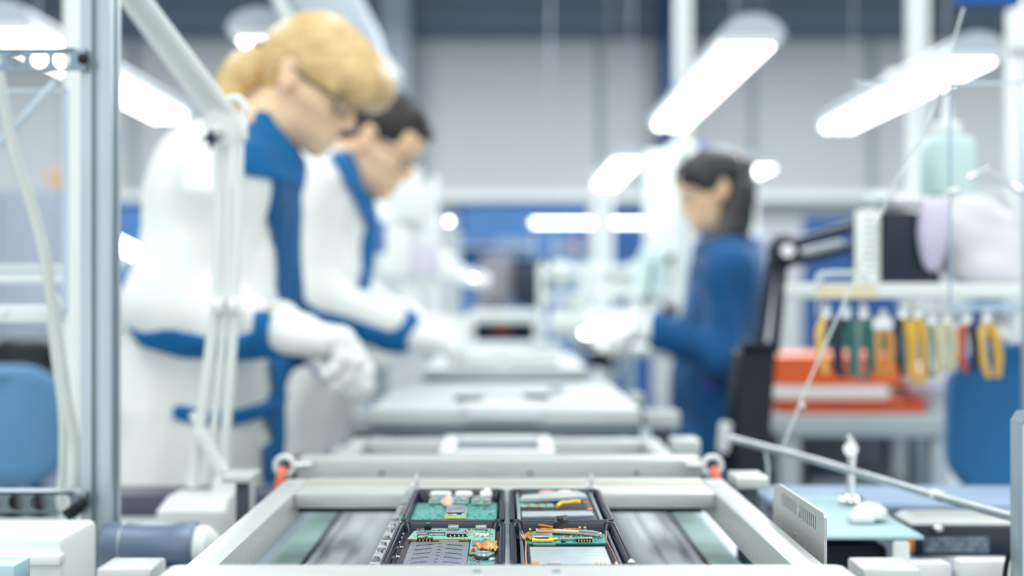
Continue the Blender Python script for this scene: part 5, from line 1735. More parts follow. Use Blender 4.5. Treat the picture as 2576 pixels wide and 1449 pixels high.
for k, (px, py, D, r, h, lab) in enumerate([(918, 760, 2.95, .028, .12, 'clear squeeze bottle behind the man\'s near sleeve'), (1005, 900, 2.95, .030, .11, 'upright white bottle at the edge of the left bench, below the man\'s hand'), (960, 905, 2.90, .024, .10, 'small white bottle left of the upright one'), (1085, 880, 3.2, .03, .09, 'squat white bottle right of the man\'s hand')]):
    shape_bottle((tx(px, D), D, zb_), r, h, lab, white_pl if k else clear_pl, grp='bottles on the left bench')


def bins(px0, px1, n, D, z, h, label_of, m=white_pl, grp='parts bins on the benches'):
    xs = np.linspace(tx(px0, D), tx(px1, D), n + 1)
    proto = None
    for i in range(n):
        w = (xs[i + 1] - xs[i]) * .9
        cx_ = (xs[i] + xs[i + 1]) / 2
        lab = label_of[i]
        if proto is None:
            o = thing('parts_bin', lab, 'bin', (cx_, D, z), grp)
            bb = B()
            O = [(-w / 2, -.07), (w / 2, -.07), (w / 2, .07), (-w / 2, .07)]
            I = [(a * .9, c * .92) for a, c in O]
            bb.loft([[(cx_ + a * .92, D + c * .92, z) for a, c in O], [(cx_ + a, D + c, z + (h * .6 if c < 0 else h)) for a, c in O], [(cx_ + a, D + c, z + (h * .6 if c < 0 else h)) for a, c in I], [(cx_ + a * .9, D + c * .9, z + .006) for a, c in I]])
            bb.done('shell', m, o)
            B().span((cx_ - w * .3, D - .075, z + h * .25), (cx_ + w * .3, D - .0715, z + h * .5), .001).done('label_holder', label_m, o)
            proto = o
        else:
            dup(proto, (cx_, D, z), lab)
bins(1050, 1190, 2, 3.6, zb_, .10, ['white parts bin on the left bench, nearer the man\'s hand', 'white parts bin on the left bench, nearer the conveyor'])
bins(1385, 1600, 3, 4.3, zb_, .11, ['white parts bin at the left end of the right bench', 'white parts bin in the middle of the right bench', 'white parts bin at the right end of the right bench, nearest the blue sleeve'])


def rack(px0, px1, py0, py1, D, label, m=white_pc, shelves=3, dep=.22, tilt=.0, grp='white bench racks', items=True):
    x0, x1, z1, z0 = tx(px0, D), tx(px1, D), tz(py0, D), py1
    o = thing('bench_rack', label, 'rack', ((x0 + x1) / 2, D, z0), grp)
    for x in (x0, x1):
        for y in (D, D + dep):
            B().span((x - .009, y - .009, z0), (x + .009, y + .009, z1), .002).done('upright', m, o)
    for i in range(shelves):
        z = max(z0, z1 - 1.0) + (z1 - max(z0, z1 - 1.0)) * (i + .6) / shelves
        B().span((x0, D - .005, z - .006), (x1, D + dep, z + .004), .002).done('shelf', m, o)
        B().span((x0, D - .008, z), (x1, D - .003, z + .02), .001).done('lip', m, o)
    return o
rack(1365, 1470, 660, zb_, 3.9, 'white wire rack on the right bench, left of the white post', shelves=3)
rack(1500, 1600, 655, zb_, 4.5, 'white rack on the right bench, behind the white post', shelves=3)
rack(1155, 1345, 585, 0, 7.4, 'pale shelving rack before the blue partition at the back', grp='shelving racks at the back', m=hood_m, shelves=4)
rack(1395, 1500, 590, 0, 7.6, 'pale shelving rack under the horizontal light tube', grp='shelving racks at the back', m=hood_m, shelves=4)
for k, (px, py, w_, h_, D, m_, lab) in enumerate([
    (1412, 690, .07, .09, 3.95, white_pl, 'white box on the rack left of the white post'),
    (1440, 770, .06, .05, 3.95, white_pl, 'low white box on the lower shelf left of the white post'),
    (1545, 700, .10, .10, 4.55, white_pl, 'broad white box on the rack behind the white post'),
    (1560, 790, .08, .07, 4.55, mat('lilac_label', (206, 206, 222)), 'lilac-grey box on the lower shelf behind the white post'),
    (1200, 640, .22, .16, 7.45, blue_dark, 'deep blue crate on the left back shelf'),
    (1285, 625, .20, .14, 7.45, mat('steel_blue_box', (120, 146, 184), .5, 0, .05, 8), 'steel-blue carton on the left back shelf'),
    (1240, 740, .24, .2, 7.45, mat('taupe_box', (142, 138, 146), .6, 0, .05, 8), 'taupe carton low on the left back shelf'),
    (1450, 650, .20, .16, 7.65, mat('pale_blue_box', (150, 172, 204), .5, 0, .05, 8), 'pale blue carton on the right back shelf'),
    (1440, 615, .05, .04, 7.65, mat('salmon_box', (226, 150, 134), .5, 0, .05, 8), 'tiny salmon-coloured box on top of the right back shelf')]):
    c = P(px, py, D + .08)
    tag(B().box((c.x, c.y, c.z), (w_, .14, h_), .004).done('storage_box', m_), lab, 'box', 'boxes on racks')
# warm lamp
c = P(1478, 838, 3.5)
o = thing('warm_lamp', 'small warm glowing lamp on the right bench, left of the woman in blue', 'lamp', (c.x, c.y, zb_))
B().lathe((c.x, c.y, zb_ - .01 + .01), [(.035, 0), (.035, .008), (.012, .012), (.010, c.z - zb_ - .02)], 20).done('stand', dark_pl, o)
B().sph(c, (.022, .014, .011), 18).done('glowing_head', led_warm, o)
B().sph(c + Vector((.032, .0, -.003)), (.010, .010, .009), 14).done('side_bulb', led_warm, o)
o = tag(B().box(P(1510, 905, 3.3), (.07, .06, .05), .008).done('power_adapter', navy), 'dark block under the warm lamp, beside the conveyor', 'electronic device')
# hanging white screwdriver balancer unit
D = 4.5
o = thing('white_cabinet', 'tall white instrument box hanging on the pale column, left of the dark-haired head', 'instrument box', (tx(1660, D), D, tz(640, D)))
B().span((tx(1622, D), D - .05, tz(640, D)), (tx(1700, D), D + .05, tz(382, D)), .012).done('housing', white_pc, o)
B().span((tx(1668, D), D - .053, tz(635, D)), (tx(1671, D), D - .0495, tz(388, D))).done('panel_seam', hood_m, o)
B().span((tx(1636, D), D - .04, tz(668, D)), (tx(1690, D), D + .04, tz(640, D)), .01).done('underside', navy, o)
B().span((tx(1690, D), D + .0, tz(420, D)), (tx(1722, D), D + .085, tz(400, D)), .002).done('bracket', white_pc, o)
for px, lab in ((1690, 'left white joint ball below the lit bench light, on the pale column'), (1738, 'right white joint ball below the lit bench light, on the pale column')):
    q = thing('swivel_joint', lab, 'joint', P(px, 400, 4.55), 'swivel joints on the pale column')
    B().sph(P(px, 382, 4.55), .030, 16).done('ball', white_pl, q)
    rod(q, 'stem', [P(px, 382, 4.55), P(1716, 345, 4.58)], .012, white_pc)
tag(B().span((tx(1690, 4.66), 4.66, tz(386, 4.66)), (tx(1800, 4.66), 4.69, tz(362, 4.66)), .004).done('blue_panel', mat('periwinkle_panel', (120, 146, 212), .5, 0, .04, 10)), 'small periwinkle-blue panel showing above the dark-haired head', 'panel')
shape_bottle((tx(1640, 3.6), 3.6, tz(735, 3.6)), .045, .20, 'pale aqua bottle between the white instrument box and the woman\'s glove', bottle_m, white_pl)
o = tag(B().span((tx(1600, 3.6), 3.54, tz(745, 3.6)), (tx(1690, 3.6), 3.68, tz(735, 3.6)), .002).done('small_shelf', white_pc), 'little white shelf under the pale aqua bottle', 'shelf')
stand(1630, 1655, 745, 3.62, zb_, 'white feeder stand under the little shelf, behind the woman\'s gloves', boxes=((1600, 760, 1700, 830, white_pl), (1655, 600 + 160, 1700, 900, white_pl)))
rod_ = thing('tool_cable', 'thin dark tool cable slanting down right of the conveyor', 'cable', P(1530, 1000, 3.0))
rod(rod_, 'cable', [P(1645, 660, 2.75), P(1625, 760, 2.72), P(1580, 880, 2.7), P(1545, 960, 2.65), P(1535, 975, 2.5)], .005, grey_pl, 8, 4)
# far end machine
D = 5.3
o = thing('end_machine', 'white cross-beam machine closing the far end of the conveyor', 'machine', (tx(1265, D), D, 0))
B().span((tx(1180, D), D, tz(812, D)), (tx(1352, D), D + .3, tz(782, D)), .01).done('cross_beam', white_pc, o)
for px in (1178, 1345):
    B().span((tx(px, D), D, 0), (tx(px + 14, D), D + .3, tz(812, D)), .005).done('leg', white_pc, o)
B().span((tx(1192, D), D + .12, tz(860, D)), (tx(1345, D), D + .28, tz(812, D)), .01).done('dark_bay', navy, o)
B().span((tx(1240, D), D + .10, tz(838, D)), (tx(1285, D), D + .12, tz(828, D)), .004).done('red_light_bar', orange_d, o)
D = 5.8
o = thing('monitor', 'black monitor at the far end of the conveyor', 'monitor', (tx(1335, D), D, tz(782, 5.45)))
B().span((tx(1290, D), D, tz(770, D)), (tx(1382, D), D + .05, tz(650, D)), .012).done('housing', navy, o)
B().span((tx(1325, D), D + .01, tz(786, D)), (tx(1345, D), D + .04, tz(770, D)), .004).done('stand', navy, o)
B().span((tx(1305, D), D - .004, tz(757, D)), (tx(1370, D), D + .0, tz(665, D)), .002).done('screen', mat('dark_screen', (26, 46, 66), .2, 0, .1, 10), o)
o = chair(1205, 1290, 640, 760, 5.9, mat('grey_mesh', (150, 150, 160), .8, 0, .05, 100), 'small grey office chair beyond the end of the conveyor')
# cabinet behind the acrylic, far left
D = 5.0
o = thing('storage_cabinet', 'grey storage cabinet seen through the acrylic guard at the far left', 'cabinet', (tx(60, D), D, 0))
B().span((tx(-160, D), D, 0), (tx(150, D), D + .5, tz(470, D)), .01).done('body', mat('cabinet_grey', (150, 160, 178), .6, 0, .06, 3), o)
B().span((tx(-150, D), D - .02, .1), (tx(-4, D), D, tz(480, D)), .006).done('door', mat('cabinet_door_grey', (142, 152, 172), .6, 0, .06, 3), o)
B().span((tx(2, D), D - .02, .1), (tx(142, D), D, tz(480, D)), .006).done('door', mat('cabinet_door_grey', (142, 152, 172)), o)
tag(B().box(P(142, 455, 5.1), (.06, .06, .10), .006).done('orange_can', mat('ochre_can', (214, 160, 96), .5, 0, .05, 10)), 'small ochre can on top of the grey cabinet', 'can')
# tilted tube light behind the post
o = thing('small_tube_light', 'short tilted light tube between the left post and the white sleeve', 'lamp', P(310, 625, 3.0))
B().cyl(P(275, 603, 3.0), P(350, 640, 3.0), .018, n=16).done('tube', led_on, o)
B().tube([P(268, 600, 3.0), P(275, 603, 3.0)], .021, 14).done('end_cap', white_pl, o)
rod(o, 'arm', [P(330, 628, 3.0), P(290, 690, 3.02), P(255, 760, 3.04), P(250, 1100, 3.04)], .012, white_pc, 10, 4)
table(-.93, -.66, 3.1, 3.6, tz(800, 3.2) , 'pale bench behind the white coat at the left', name='workbench', grp='white benches along both sides of the conveyor')

# ------------------------------------------------------------------ right-hand side
# shelf with hanging pliers
D = 1.70
zs_ = tz(712, D)
o = thing('tool_shelf', 'white overhead tool shelf at the right with tan tape on its left end', 'shelf', (tx(2330, D), D, tz(755, D)))
B().span((tx(2055, D), D, tz(752, D)), (tx(3030, D), D + .20, zs_), .003).done('board', white_pc, o)
B().span((tx(2056, D), D - .0012, tz(750, D)), (tx(2206, D), D + .0002, tz(716, D))).done('tan_tape', tan_m, o)
B().span((tx(2390, D), D - .004, tz(783, D)), (tx(2760, D), D + .004, tz(764, D)), .001).done('blue_price_strip', mat('pale_blue_strip', (176, 200, 222), .4, 0, .08, 30), o)
rod(o, 'hanging_rail', [(tx(2060, D), D + .01, tz(800, D)), (tx(2560, D), D + .01, tz(800, D))], .0035, steel)
for px in (2062, 2300, 2556):
    rod(o, 'rail_hook', [(tx(px, D), D + .01, tz(752, D)), (tx(px, D), D + .01, tz(800, D))], .003, steel)
rod(o, 'wire_guard', [P(2058, 712, D), P(2070, 690, D), P(2172, 690, D), P(2174, 708, D)], .0045, clear_pl, 10, 3)
for px in (2960,):
    B().span((tx(px, D), D + .15, 0), (tx(px, D) + .04, D + .19, tz(752, D)), .003).done('leg', alu_d, o)
B().span((tx(2075, D), D + .16, 0) if False else (tx(2960, D), D + .02, 0), (tx(2960, D) + .03, D + .05, tz(752, D)), .003).done('leg', alu_d, o)


def pliers(px, py0, py1, D, m1, m2, label, open_=10, lean=0):
    """hang jaws-up from the rail: jaws, pivot and two sleeved handles"""
    o = thing('pliers', label, 'pliers', P(px + lean, py1, D), 'pliers hanging from the tool shelf rail')
    top = py0 - 38
    bb = B()
    for s in (-1, 1):
        bb.tube([P(px + s * 2, top, D), P(px + s * 7, top + 18, D), P(px + s * 4, py0 - 6, D)], [.002, .0045, .0045], 10)
    bb.done('jaws', steel, o)
    B().cyl(P(px, py0 - 8, D - .007), P(px, py0 - 8, D + .007), .006, n=16).done('pivot', chrome, o)
    for s, m in ((-1, m1), (1, m2)):
        pts = [P(px + s * 4, py0, D), P(px + s * (open_ + 4) + lean * .2, py0 + (py1 - py0) * .25, D), P(px + s * (open_ + 6) + lean * .6, py0 + (py1 - py0) * .65, D), P(px + s * open_ * .8 + lean, py1, D)]
        B().tube(pts, [.0048, .0072, .0066, .0048], 12, 4).done('handle', m, o)
    return o
ylw = mat('yellow_grip', (232, 190, 92), .5, 0, .05, 30); ylw2 = mat('deep_yellow_grip', (222, 176, 64), .5, 0, .05, 30)
blk = mat('black_grip', (28, 42, 60), .5, 0, .1, 30); grn = mat('green_grip', (24, 104, 96), .5, 0, .08, 30)
och = mat('ochre_grip', (206, 150, 74), .5, 0, .05, 30); bei = mat('beige_grip', (202, 196, 160), .5, 0, .05, 30)
red = mat('rust_red_grip', (196, 84, 50), .5, 0, .05, 30); gry = mat('grey_green_grip', (112, 134, 134), .5, 0, .05, 30)
pl = [(2078, 800, 940, ylw, blk, 'yellow and black pliers, leftmost on the rail', 14, 12), (2128, 800, 950, blk, grn, 'black and dark green pliers, second from the left', 12, 0), (2172, 800, 955, gry, grn, 'grey-green pliers, third from the left', 12, 0),
      (2222, 815, 945, och, och, 'ochre-handled pliers hanging under the white clip', 12, 2), (2270, 800, 945, blk, ylw2, 'pliers with a black and a deep yellow grip, in the middle', 10, 10), (2308, 800, 962, ylw2, ylw2, 'broad all-yellow pliers right of the middle', 10, 6),
      (2345, 815, 950, gry, bei, 'slim beige and grey pliers right of the yellow ones', 9, 4), (2382, 815, 935, bei, bei, 'pale beige pliers left of the rust-red ones', 10, 4),
      (2432, 815, 935, red, blk, 'rust-red and black pliers against the blue chair', 12, 6), (2482, 812, 950, ylw, ylw2, 'yellow splayed pliers, rightmost on the rail', 14, 16)]
for a in pl:
    pliers(a[0], a[1], a[2], D - .012, a[3], a[4], a[5], a[6], a[7])
tag(B().span(P(2196, 832, D - .02), P(2244, 802, D - .014), .003).done('white_clip', white_pl), 'small white clip on the pliers rail', 'clip')
o = thing('swivel_lamp_head', 'white funnel-shaped head hanging right of the last pliers', 'lamp head', P(2500, 860, 1.72))
B().lathe(P(2505, 850, 1.74), [(.028, 0), (.030, .005), (.018, .035), (.008, .045)], 24).done('shade', white_pl, o)
rod(o, 'stem', [P(2505, 785, 1.74), P(2505, 757, 1.74)], .004, white_pc)
# things on the shelf
o = thing('binder', 'thick black binder standing on the tool shelf', 'binder', P(2290, 710, D))
B().span((tx(2237, D), D + .02, zs_ + .0005), (tx(2312, D), D + .19, tz(530, D)), .002).done('spine', mat('black_binder_cover', (16, 32, 52), .5, 0, .1, 40), o)
B().loft([[(tx(2313, D), D + .025, zs_ + .0005), (tx(2384, D), D + .025, zs_ + .0005), (tx(2340, D), D + .025, tz(532, D)), (tx(2313, D), D + .025, tz(532, D))], [(tx(2313, D), D + .18, zs_ + .0005), (tx(2384, D), D + .18, zs_ + .0005), (tx(2340, D), D + .18, tz(532, D)), (tx(2313, D), D + .18, tz(532, D))]]).done('side_flap', mat('black_binder_cover', (16, 32, 52)), o)
o = thing('label_card', 'white card standing left of the black binder', 'card', P(2205, 705, D))
B().span((tx(2180, D), D + .03, zs_ + .0005), (tx(2234, D), D + .06, tz(522, D)), .004).done('card', label_m, o)
bb = B()
for i in range(9):
    z = tz(540 + i * 17, D)
    bb.span((tx(2192, D), D + .0288, z - .002), (tx(2192 + 18 + (i * 7) % 16, D), D + .0302, z))
bb.done('faint_print', ink, o)
B().sph(P(2210, 500, D + .05), (.026, .02, .012), 16).done('rolled_top', clear_pl, o)
# milky bags pile
bagp = [ell(P(2440, 600, D + .10), (.065, .07, .062), k=.03), ell(P(2400, 560, D + .10), (.055, .07, .045), k=.03), ell(P(2490, 640, D + .10), (.05, .07, .05), k=.03),
        cap(P(2250, 508, D + .09), P(2430, 508, D + .1), .012, .014, k=.02), ell(P(2460, 670, D + .1), (.06, .07, .03), k=.02), half((0, 0, -1), -(zs_ + .001))]
skin_obj(Field(bagp, .004, pad=.015), 'plastic_bag', bag_m, None, disp=folds(90, .006, (1, 0, -.3), .003))
tag(bpy.context.scene.objects['plastic_bag'], 'crumpled milky plastic bag of parts on the tool shelf, under the squeeze bottle', 'bag')
bagp = [ell(P(2345, 610, D + .015), (.018, .012, .045), k=.02), ell(P(2350, 560, D + .015), (.02, .012, .04), k=.02), half((0, 0, -1), -(zs_ + .018))]
t_ = skin_obj(Field(bagp, .003, pad=.01), 'pink_wrap', mat('pale_lilac_wrap', (208, 200, 224), .5, 0, .04, 30), None, disp=folds(95, .003, (0, 0, 1), .002))
tag(t_, 'pale lilac wrapping draped beside the black binder', 'wrapping')
# squeeze bottle
c = P(2386, 492, D + .10)
o = thing('squeeze_bottle', 'pale aqua squeeze bottle with a long pointed nozzle, top right', 'bottle', c)
hb = tz(350, 1.8) - tz(492, 1.8); wb = 122 / F * 1.8
bb = B(); R_ = rrect(wb, wb * .75, wb * .22, 6)
bb.loft([[(c.x + a * s_, c.y + e * s_, c.z + z) for a, e in R_] for s_, z in ((.92, 0), (1, .006), (1, hb * .86), (.94, hb * .97), (.80, hb * 1.02), (.42, hb * 1.05))]).done('body', bottle_m, o, 50)
sc_ = 1.8 / F
B().lathe((c.x - .002, c.y, c.z + hb * 1.03), [(31 * sc_, 0), (33 * sc_, 6 * sc_), (36 * sc_, 8 * sc_), (36 * sc_, 32 * sc_), (32 * sc_, 36 * sc_), (15 * sc_, 40 * sc_), (12 * sc_, 70 * sc_), (5 * sc_, 108 * sc_), (2 * sc_, 112 * sc_)], 26).done('nozzle_cap', white_pl, o)

# black balanced-arm lamp
D = 2.05
o = thing('arm_lamp', 'black balanced-arm lamp in front of the blue coat, reaching right from a round joint', 'lamp', (tx(1890, D), D, tz(1200, D)))
metal_b = mat('black_lamp_metal', (36, 46, 58), .35, .2, .1, 30)
B().sph(P(1972, 632, D), (.032, .03, .034), 20).done('joint', metal_b, o)
B().cyl(P(1982, 630, D - .034), P(1982, 630, D - .028), .012, n=20).done('joint_cap', chrome, o)
for (a, c, dd_) in (((2000, 612), (2176, 563), .02), ((2005, 655), (2176, 614), .02), ):
    rod(o, 'upper_arm', [P(*a, D), P(*c, D + dd_)], .011, metal_b)
rod(o, 'spring', [P(2010, 640, D), P(2120, 612, D)], .008, steel)
for (a, c) in (((1944, 650), (1908, 880)), ((1968, 668), (1948, 890))):
    rod(o, 'lower_arm', [P(*a, D), P(*c, D)], .010, metal_b)
bb = B()
bb.loft([[P(px, py, D + y) for px, py, y in ((1812, 1180, -.02), (1858, 1192, -.05), (1930, 1192, -.03), (1925, 1180, .04))], [P(px, py, D + y) for px, py, y in ((1840, 882, -.02), (1862, 900, -.05), (1953, 886, -.03), (1945, 870, .04))]])
bb.done('base_housing', dark_pl, o)
B().tube([P(1862, 868, D - .02), P(1940, 872, D - .02)], .010, 12).done('top_cap', metal_b, o)
B().box(P(1822, 1100, D - .04), (.022, .02, .058), .006, Matrix.Rotation(.12, 3, 'Y')).done('white_lever', white_pl, o)
B().loft([[P(1842, 1190, D), P(1950, 1190, D), P(1950, 1190, D + .05), P(1842, 1190, D + .05)], [P(1800, 1230, D), P(1930, 1300, D), P(1930, 1300, D + .05), P(1800, 1230, D + .05)]]).done('clamp', dark_pl, o)
B().span((tx(1880, D), D + .0, 0), (tx(1925, D), D + .04, tz(1240, D)), .004).done('floor_stand', dark_pl, o)

# grey desk with orange trays
D = 2.5
zd = tz(1043, D)
o = table(tx(1962, D), tx(2405, D), D, D + .33, zd, 'grey desk behind the hanging pliers, carrying the orange trays', desk_m, t=.052, name='desk', legm=desk_m)
B().span((tx(1990, D), D + .30, .1), (tx(2380, D), D + .31, zd - .05), .003).done('back_panel', mat('slate_back_panel', (110, 124, 138), .6, 0, .08, 6), o)


def orange_tray(x0, x1, y0, y1, z, h, label, m, name='orange_tray', r=.02):
    o = thing(name, label, 'tray', ((x0 + x1) / 2, (y0 + y1) / 2, z), 'orange trays on the grey desk')
    w, l = x1 - x0, y1 - y0; cx_, cy_ = (x0 + x1) / 2, (y0 + y1) / 2
    O, I = rrect(w, l, r), rrect(w - .012, l - .012, r - .005)
    B().loft([[(cx_ + a * .97, cy_ + c * .97, z) for a, c in O], [(cx_ + a, cy_ + c, z + h) for a, c in O], [(cx_ + a, cy_ + c, z + h) for a, c in I], [(cx_ + a * .97, cy_ + c * .97, z + .005) for a, c in I]]).done('shell', m, o, 50)
    B().loft([[(cx_ + a * 1.005, cy_ + c * 1.01, z + h - .006) for a, c in O], [(cx_ + a * 1.012, cy_ + c * 1.02, z + h) for a, c in O], [(cx_ + a * 1.0, cy_ + c * 1.0, z + h + .001) for a, c in O]]).done('rim', m, o, 50)
    return o
orange_tray(tx(1962, D), tx(2348, D), D + .02, D + .30, zd + .001, .026, 'lower burnt-orange tray lying flat on the grey desk', orange_d)
tag(B().span((tx(1955, D), D + .03, zd + .030), (tx(2250, D), D + .29, zd + .062), .006).done('white_carton', white_pl), 'flat white carton sandwiched between the two orange trays', 'carton')
orange_tray(tx(1948, D), tx(2290, D), D + .03, D + .29, zd + .064, .068, 'upper bright orange tray, topmost of the stack behind the pliers', orange_m, r=.03)
for k, (px, w_, m_, lab) in enumerate([(2105, .06, grn, 'dark green tool box behind the second pliers'), (2200, .07, grn, 'dark green tool box behind the ochre pliers'), (2290, .05, grey_pl, 'grey tool box behind the yellow pliers')]):
    x_ = tx(px, D + .45)
    o = thing('tool_box', lab, 'box', (x_, D + .41, 0), 'tall tool boxes behind the grey desk')
    B().span((x_ - w_ / 2, D + .36, .001), (x_ + w_ / 2, D + .46, tz(830, D + .36)), .005).done('body', m_, o)
    rod(o, 'handle', [(x_ - w_ * .3, D + .41, tz(830, D + .36)), (x_ - w_ * .3, D + .41, tz(815, D + .36)), (x_ + w_ * .3, D + .41, tz(815, D + .36)), (x_ + w_ * .3, D + .41, tz(830, D + .36))], .005, dark_pl)
bagp = [ell(P(2330, 965, D + .12), (.07, .08, .045), k=.03), ell(P(2380, 1000, D + .1), (.05, .07, .03), k=.03), half((0, 0, -1), -(zd + .032))]
t_ = skin_obj(Field(bagp, .006, pad=.012), 'parts_bag', mat('grey_lilac_bag', (196, 196, 214), .3, 0, .08, 40, alpha=.92), None, disp=folds(97, .008, (1, 0, .3), .004))
tag(t_, 'translucent grey-lilac bag slumped at the right end of the orange trays', 'bag')
# blue-white jacket on a chair behind (beside the blue coat)
chair(1862, 1935, 590, 720, 3.75, mat('pale_lavender_cover', (196, 206, 232), .8, 0, .05, 30), 'pale lavender covered chair back just behind the blue shoulder')
# grey things under the desk
tag(B().span((tx(2080, D), D + .12, .0), (tx(2330, D), D + .29, tz(1225, D)), .01).done('floor_crate', mat('grey_crate', (140, 152, 164), .6, 0, .1, 8)), 'grey crate standing on the floor under the desk', 'crate')
tag(B().span((tx(1975, D), D + .14, .0), (tx(2070, D), D + .29, tz(1150, D)), .01).done('floor_crate', mat('dark_grey_crate', (92, 106, 118), .6, 0, .1, 8)), 'narrow darker crate under the left end of the desk', 'crate')

# machine table with pale blue mat, bottom right
zt_ = HZ - .235
o = thing('machine_table', 'low table with a pale blue mat at the lower right', 'table', (.72, 1.15, 0))
B().span((tx(2070, 1.06), 1.06, zt_ - .004), (tx(2325, 1.06), 1.27, zt_), .001).done('pale_mat', teal_mat, o)
B().span((.31, 1.245, zt_ - .014), (1.05, 1.37, zt_ - .005), .003).done('tabletop', mat('steel_blue_tabletop', (150, 172, 200), .4, 0, .05, 10), o)
B().span((.34, 1.205, zt_ - .015), (.40, 1.26, zt_ - .0045), .001).done('mat_bracket', alu_d, o)
B().span((tx(2236, 1.07) , 1.058, zt_ - .16), (tx(2280, 1.07), 1.064, zt_ - .005), .003).done('white_panel', white_pc, o)
for x, y in ((.33, 1.27), (1.02, 1.27), (.33, 1.34), (1.02, 1.34)):
    B().span((x - .015, y - .015, 0), (x + .015, y + .015, zt_ - .014), .003).done('leg', alu_d, o)
# ribbed black housing below the mat
o = thing('ribbed_heatsink', 'black finned housing under the pale blue mat', 'machine', (tx(2150, 1.07), 1.12, zt_ - .12))
B().span((tx(2072, 1.08), 1.085, zt_ - .13), (tx(2234, 1.08), 1.2, zt_ - .016), .002).done('body', navy, o)
bb = B()
for i in range(26):
    x = tx(2074, 1.08) + i * .0024
    bb.span((x, 1.0795, zt_ - .052), (x + .0012, 1.0855, zt_ - .018))
bb.done('fins', navy, o)
B().span((.31, 1.08, zt_ - .16), (.72, 1.25, zt_ - .131), .003).done('mounting_tray', alu_d, o)
for x in (.33, .70):
    B().span((x - .012, 1.15, 0), (x + .012, 1.175, zt_ - .16), .002).done('support_leg', alu_d, o)
# mouse-like white puck on mat
t_ = B().lathe(P(2188, 1300, 1.13), [(.016, 0), (.018, .002), (.017, .008), (.010, .013), (.001, .015)], 24).done('white_puck', white_pl)
tag(t_, 'round white puck lying on the pale blue mat', 'puck')
t_ = B().box(P(2165, 1303, 1.12), (.024, .02, .008), .003).done('white_pad', white_pl)
tag(t_, 'small white pad touching the puck on the pale blue mat', 'pad')
# chrome clamp stand
c0 = P(2142, 1245, 1.22)
o = thing('clamp_stand', 'small chrome clamp standing on the pale blue mat', 'clamp', c0)
rod(o, 'column', [c0 + Vector((0, 0, -.004)), P(2140, 1190, 1.22), P(2146, 1120, 1.22), P(2128, 1092, 1.22)], [.0055, .0045, .0055, .0045], chrome)
B().cyl(P(2140, 1130, 1.21), P(2140, 1130, 1.235), .008, n=16).done('knob', chrome, o)
B().lathe(c0 + Vector((0, 0, -.005)), [(.014, 0), (.012, .003), (.006, .006)], 20).done('foot', chrome, o)
# black printer-like device with label
D = 1.16
o = thing('label_printer', 'black device with a blurred grey label, at the lower right', 'machine', (tx(2430, D), D + .07, tz(1405, D)))
B().span((tx(2290, D), D, tz(1402, D)), (tx(2600, D), D + .06, tz(1322, D)), .004).done('body', mat('slate_black_housing', (30, 44, 58), .35, 0, .1, 20), o)
B().loft([[(tx(2296, D), D + .005, tz(1322, D)), (tx(2600, D), D + .005, tz(1322, D)), (tx(2600, D), D + .055, tz(1322, D)), (tx(2296, D), D + .055, tz(1322, D))], [(tx(2312, D), D + .01, tz(1306, D)), (tx(2600, D), D + .01, tz(1306, D)), (tx(2600, D), D + .05, tz(1306, D)), (tx(2312, D), D + .05, tz(1306, D))]]).done('steel_lid', alu, o)
lb = B().span((tx(2322, D), D - .0012, tz(1392, D)), (tx(2488, D), D + .0002, tz(1350, D))).done('label_plate', mat('grey_label_plate', (88, 104, 124), .4, 0, .1, 40), o)
bb = B(); rnd = random.Random(5)
for i in range(24):
    for j in range(3):
        if rnd.random() < .75:
            x = tx(2330 + i * 6.4, D)
            bb.span((x, D - .0018, tz(1386 - j * 13, D)), (x + .0016 + rnd.random() * .0008, D - .0011, tz(1386 - j * 13, D) + .0036))
q = bb.done('dot_marks', mat('pale_ink_marks', (150, 164, 180), .5, 0, .05, 40), lb)
B().sph(P(2360, 1330, D - .003), (.006, .004, .004), 12).done('knob', chrome, o)
B().span((tx(2282, D), D - .002, tz(1392, D)), (tx(2300, D), D + .01, tz(1350, D)), .002).done('amber_tab', flex_m, o)
B().span((tx(2290, D), D + .02, .0), (tx(2320, D), D + .04, tz(1402, D)), .002).done('foot', alu_d, o)
B().span((tx(2560, D), D + .02, .0), (tx(2590, D), D + .04, tz(1402, D)), .002).done('foot', alu_d, o)
for k, (a, c_, lab) in enumerate([(2288, 2400, 'low white block under the black device, left one'), (2412, 2560, 'low white block under the black device, right one')]):
    D2 = 1.04
    t_ = B().span((tx(a, D2), D2, tz(1500, D2)), (tx(c_, D2), D2 + .022, tz(1416 - 6 * k, D2)), .006).done('white_block', white_pl)
    tag(t_, lab, 'block', 'low white blocks at the bottom right')
o = thing('machine_shelf', 'hidden shelf carrying the low white blocks at the bottom right', 'shelf', (tx(2400, 1.07), 1.07, 0))
o['label'] = 'grey shelf under the low white blocks at the bottom right'
B().span((.30, 1.02, tz(1500, 1.04) - .02), (.58, 1.12, tz(1500, 1.04)), .002).done('board', alu_d, o)
B().span((.40, 1.05, 0), (.44, 1.09, tz(1500, 1.04) - .02), .002).done('leg', alu_d, o)
tag(B().tube([P(2570, 1355, 1.0), P(2545, 1380, 1.0), P(2530, 1430, 1.0), P(2525, 1500, 1.0)], .0022, 10, 5).done('black_cable', rubber), 'thin black cable curling down at the bottom right', 'cable')
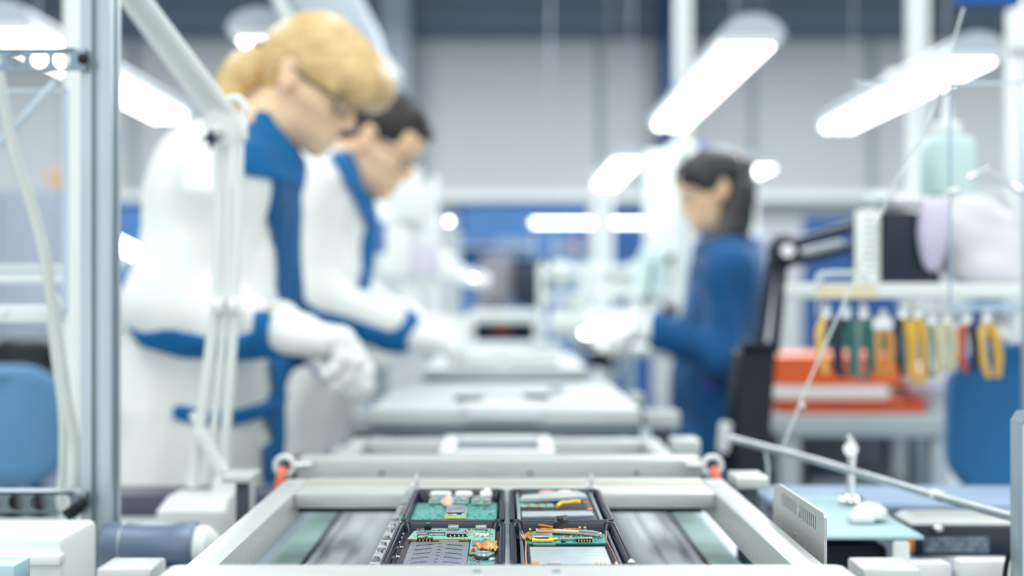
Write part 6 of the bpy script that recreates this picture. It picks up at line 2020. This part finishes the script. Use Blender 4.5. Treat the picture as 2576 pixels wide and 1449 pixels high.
# grey post at right edge
D = .98
o = thing('frame_post', 'short grey square post rising at the right edge', 'post', (tx(2572, D), D, 0))
B().span((tx(2556, D), D - .012, 0), (tx(2640, D), D + .012, tz(1062, D)), .001).done('profile', alu_d, o)
B().loft([[(tx(2556, D), D - .012, tz(1062, D)), (tx(2640, D), D - .012, tz(1062, D)), (tx(2640, D), D + .012, tz(1062, D)), (tx(2556, D), D + .012, tz(1062, D))], [(tx(2572, D), D - .012, tz(1036, D)), (tx(2624, D), D - .012, tz(1036, D)), (tx(2624, D), D + .012, tz(1036, D)), (tx(2572, D), D + .012, tz(1036, D))]]).done('end_cap', grey_pl, o)
# thin sloping rod
o = thing('tension_rod', 'thin metal rod sloping down to the right edge in front of the desk', 'rod', P(2540, 1300, 1.0))
pts = [P(1842, 1104, 1.34), P(2060, 1160, 1.24), P(2330, 1240, 1.12), P(2556, 1303, 1.00)]
rod(o, 'rod', pts, [.0046, .0042, .0042, .0048], steel, 12)
B().sph(pts[0], .0052, 12).done('end_ball', clear_pl, o)
B().cyl(P(2345, 1243, 1.11), P(2375, 1252, 1.10), .0056, n=14).done('sleeve', white_pl, o)
# strings
o = thing('guy_string', 'long thin white string slanting from the top right down to the metal rod', 'string', P(1968, 1120, 1.29))
rod(o, 'string', [P(2424, 20, 1.25), P(2340, 300, 1.26), P(2240, 480, 1.27), P(2150, 700, 1.28), P(2035, 960, 1.29), P(1968, 1128, 1.29)], .0014, clear_pl, 8)
B().sph(P(2018, 1020, 1.29), .004, 10).done('knot', clear_pl, o)
o = thing('hanging_string', 'short thin string hanging below the left end of the metal rod', 'string', P(1930, 1250, 1.30))
rod(o, 'string', [P(1925, 1128, 1.30), P(1932, 1180, 1.30), P(1930, 1260, 1.30)], .0018, clear_pl, 8)
# clear acrylic screen at the right
D = 1.35
o = thing('acrylic_screen', 'large clear acrylic screen standing in front of the squeeze bottle', 'guard panel', (tx(2480, D), D, tz(752, D)))
B().span((tx(2391, D), D - .0012, tz(760, D)), (tx(2760, D), D + .0012, tz(206, D))).done('panel', glass, o)
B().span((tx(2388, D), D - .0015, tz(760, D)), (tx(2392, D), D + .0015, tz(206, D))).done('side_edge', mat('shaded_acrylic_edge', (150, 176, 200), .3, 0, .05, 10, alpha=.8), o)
B().span((tx(2150, D), D + .0015, tz(212, D)), (tx(2760, D), D + .0035, tz(204, D))).done('top_edge', glass_edge, o)
for px in (2394, 2406):
    B().sph(P(px, 482, D - .004), (.0045, .003, .0045), 12).done('screw', chrome, o)
B().span((tx(2596, D), D + .004, 0), (tx(2630, D), D + .03, tz(200, D)), .002).done('post', alu_d, o)
o = thing('bent_wire_arm', 'bright bent metal strip at the right edge above the milky bag', 'bracket', P(2600, 520, 1.45))
rod(o, 'strip', [P(2440, 450, 1.45), P(2488, 424, 1.45), P(2576, 488, 1.42), P(2680, 560, 1.40)], .0042, chrome, 10)
# white canister top right
o = thing('white_canister', 'white canister hanging at the top right corner under the blue sign', 'canister', P(2570, 140, 2.2))
B().lathe(P(2575, 140, 2.2), [(.020, 0), (.030, .01), (.030, .085), (.024, .095)], 24).done('body', white_pl, o)
rod(o, 'hanger', [P(2575, 22, 2.2), P(2575, -60, 2.25)], .006, white_pc)
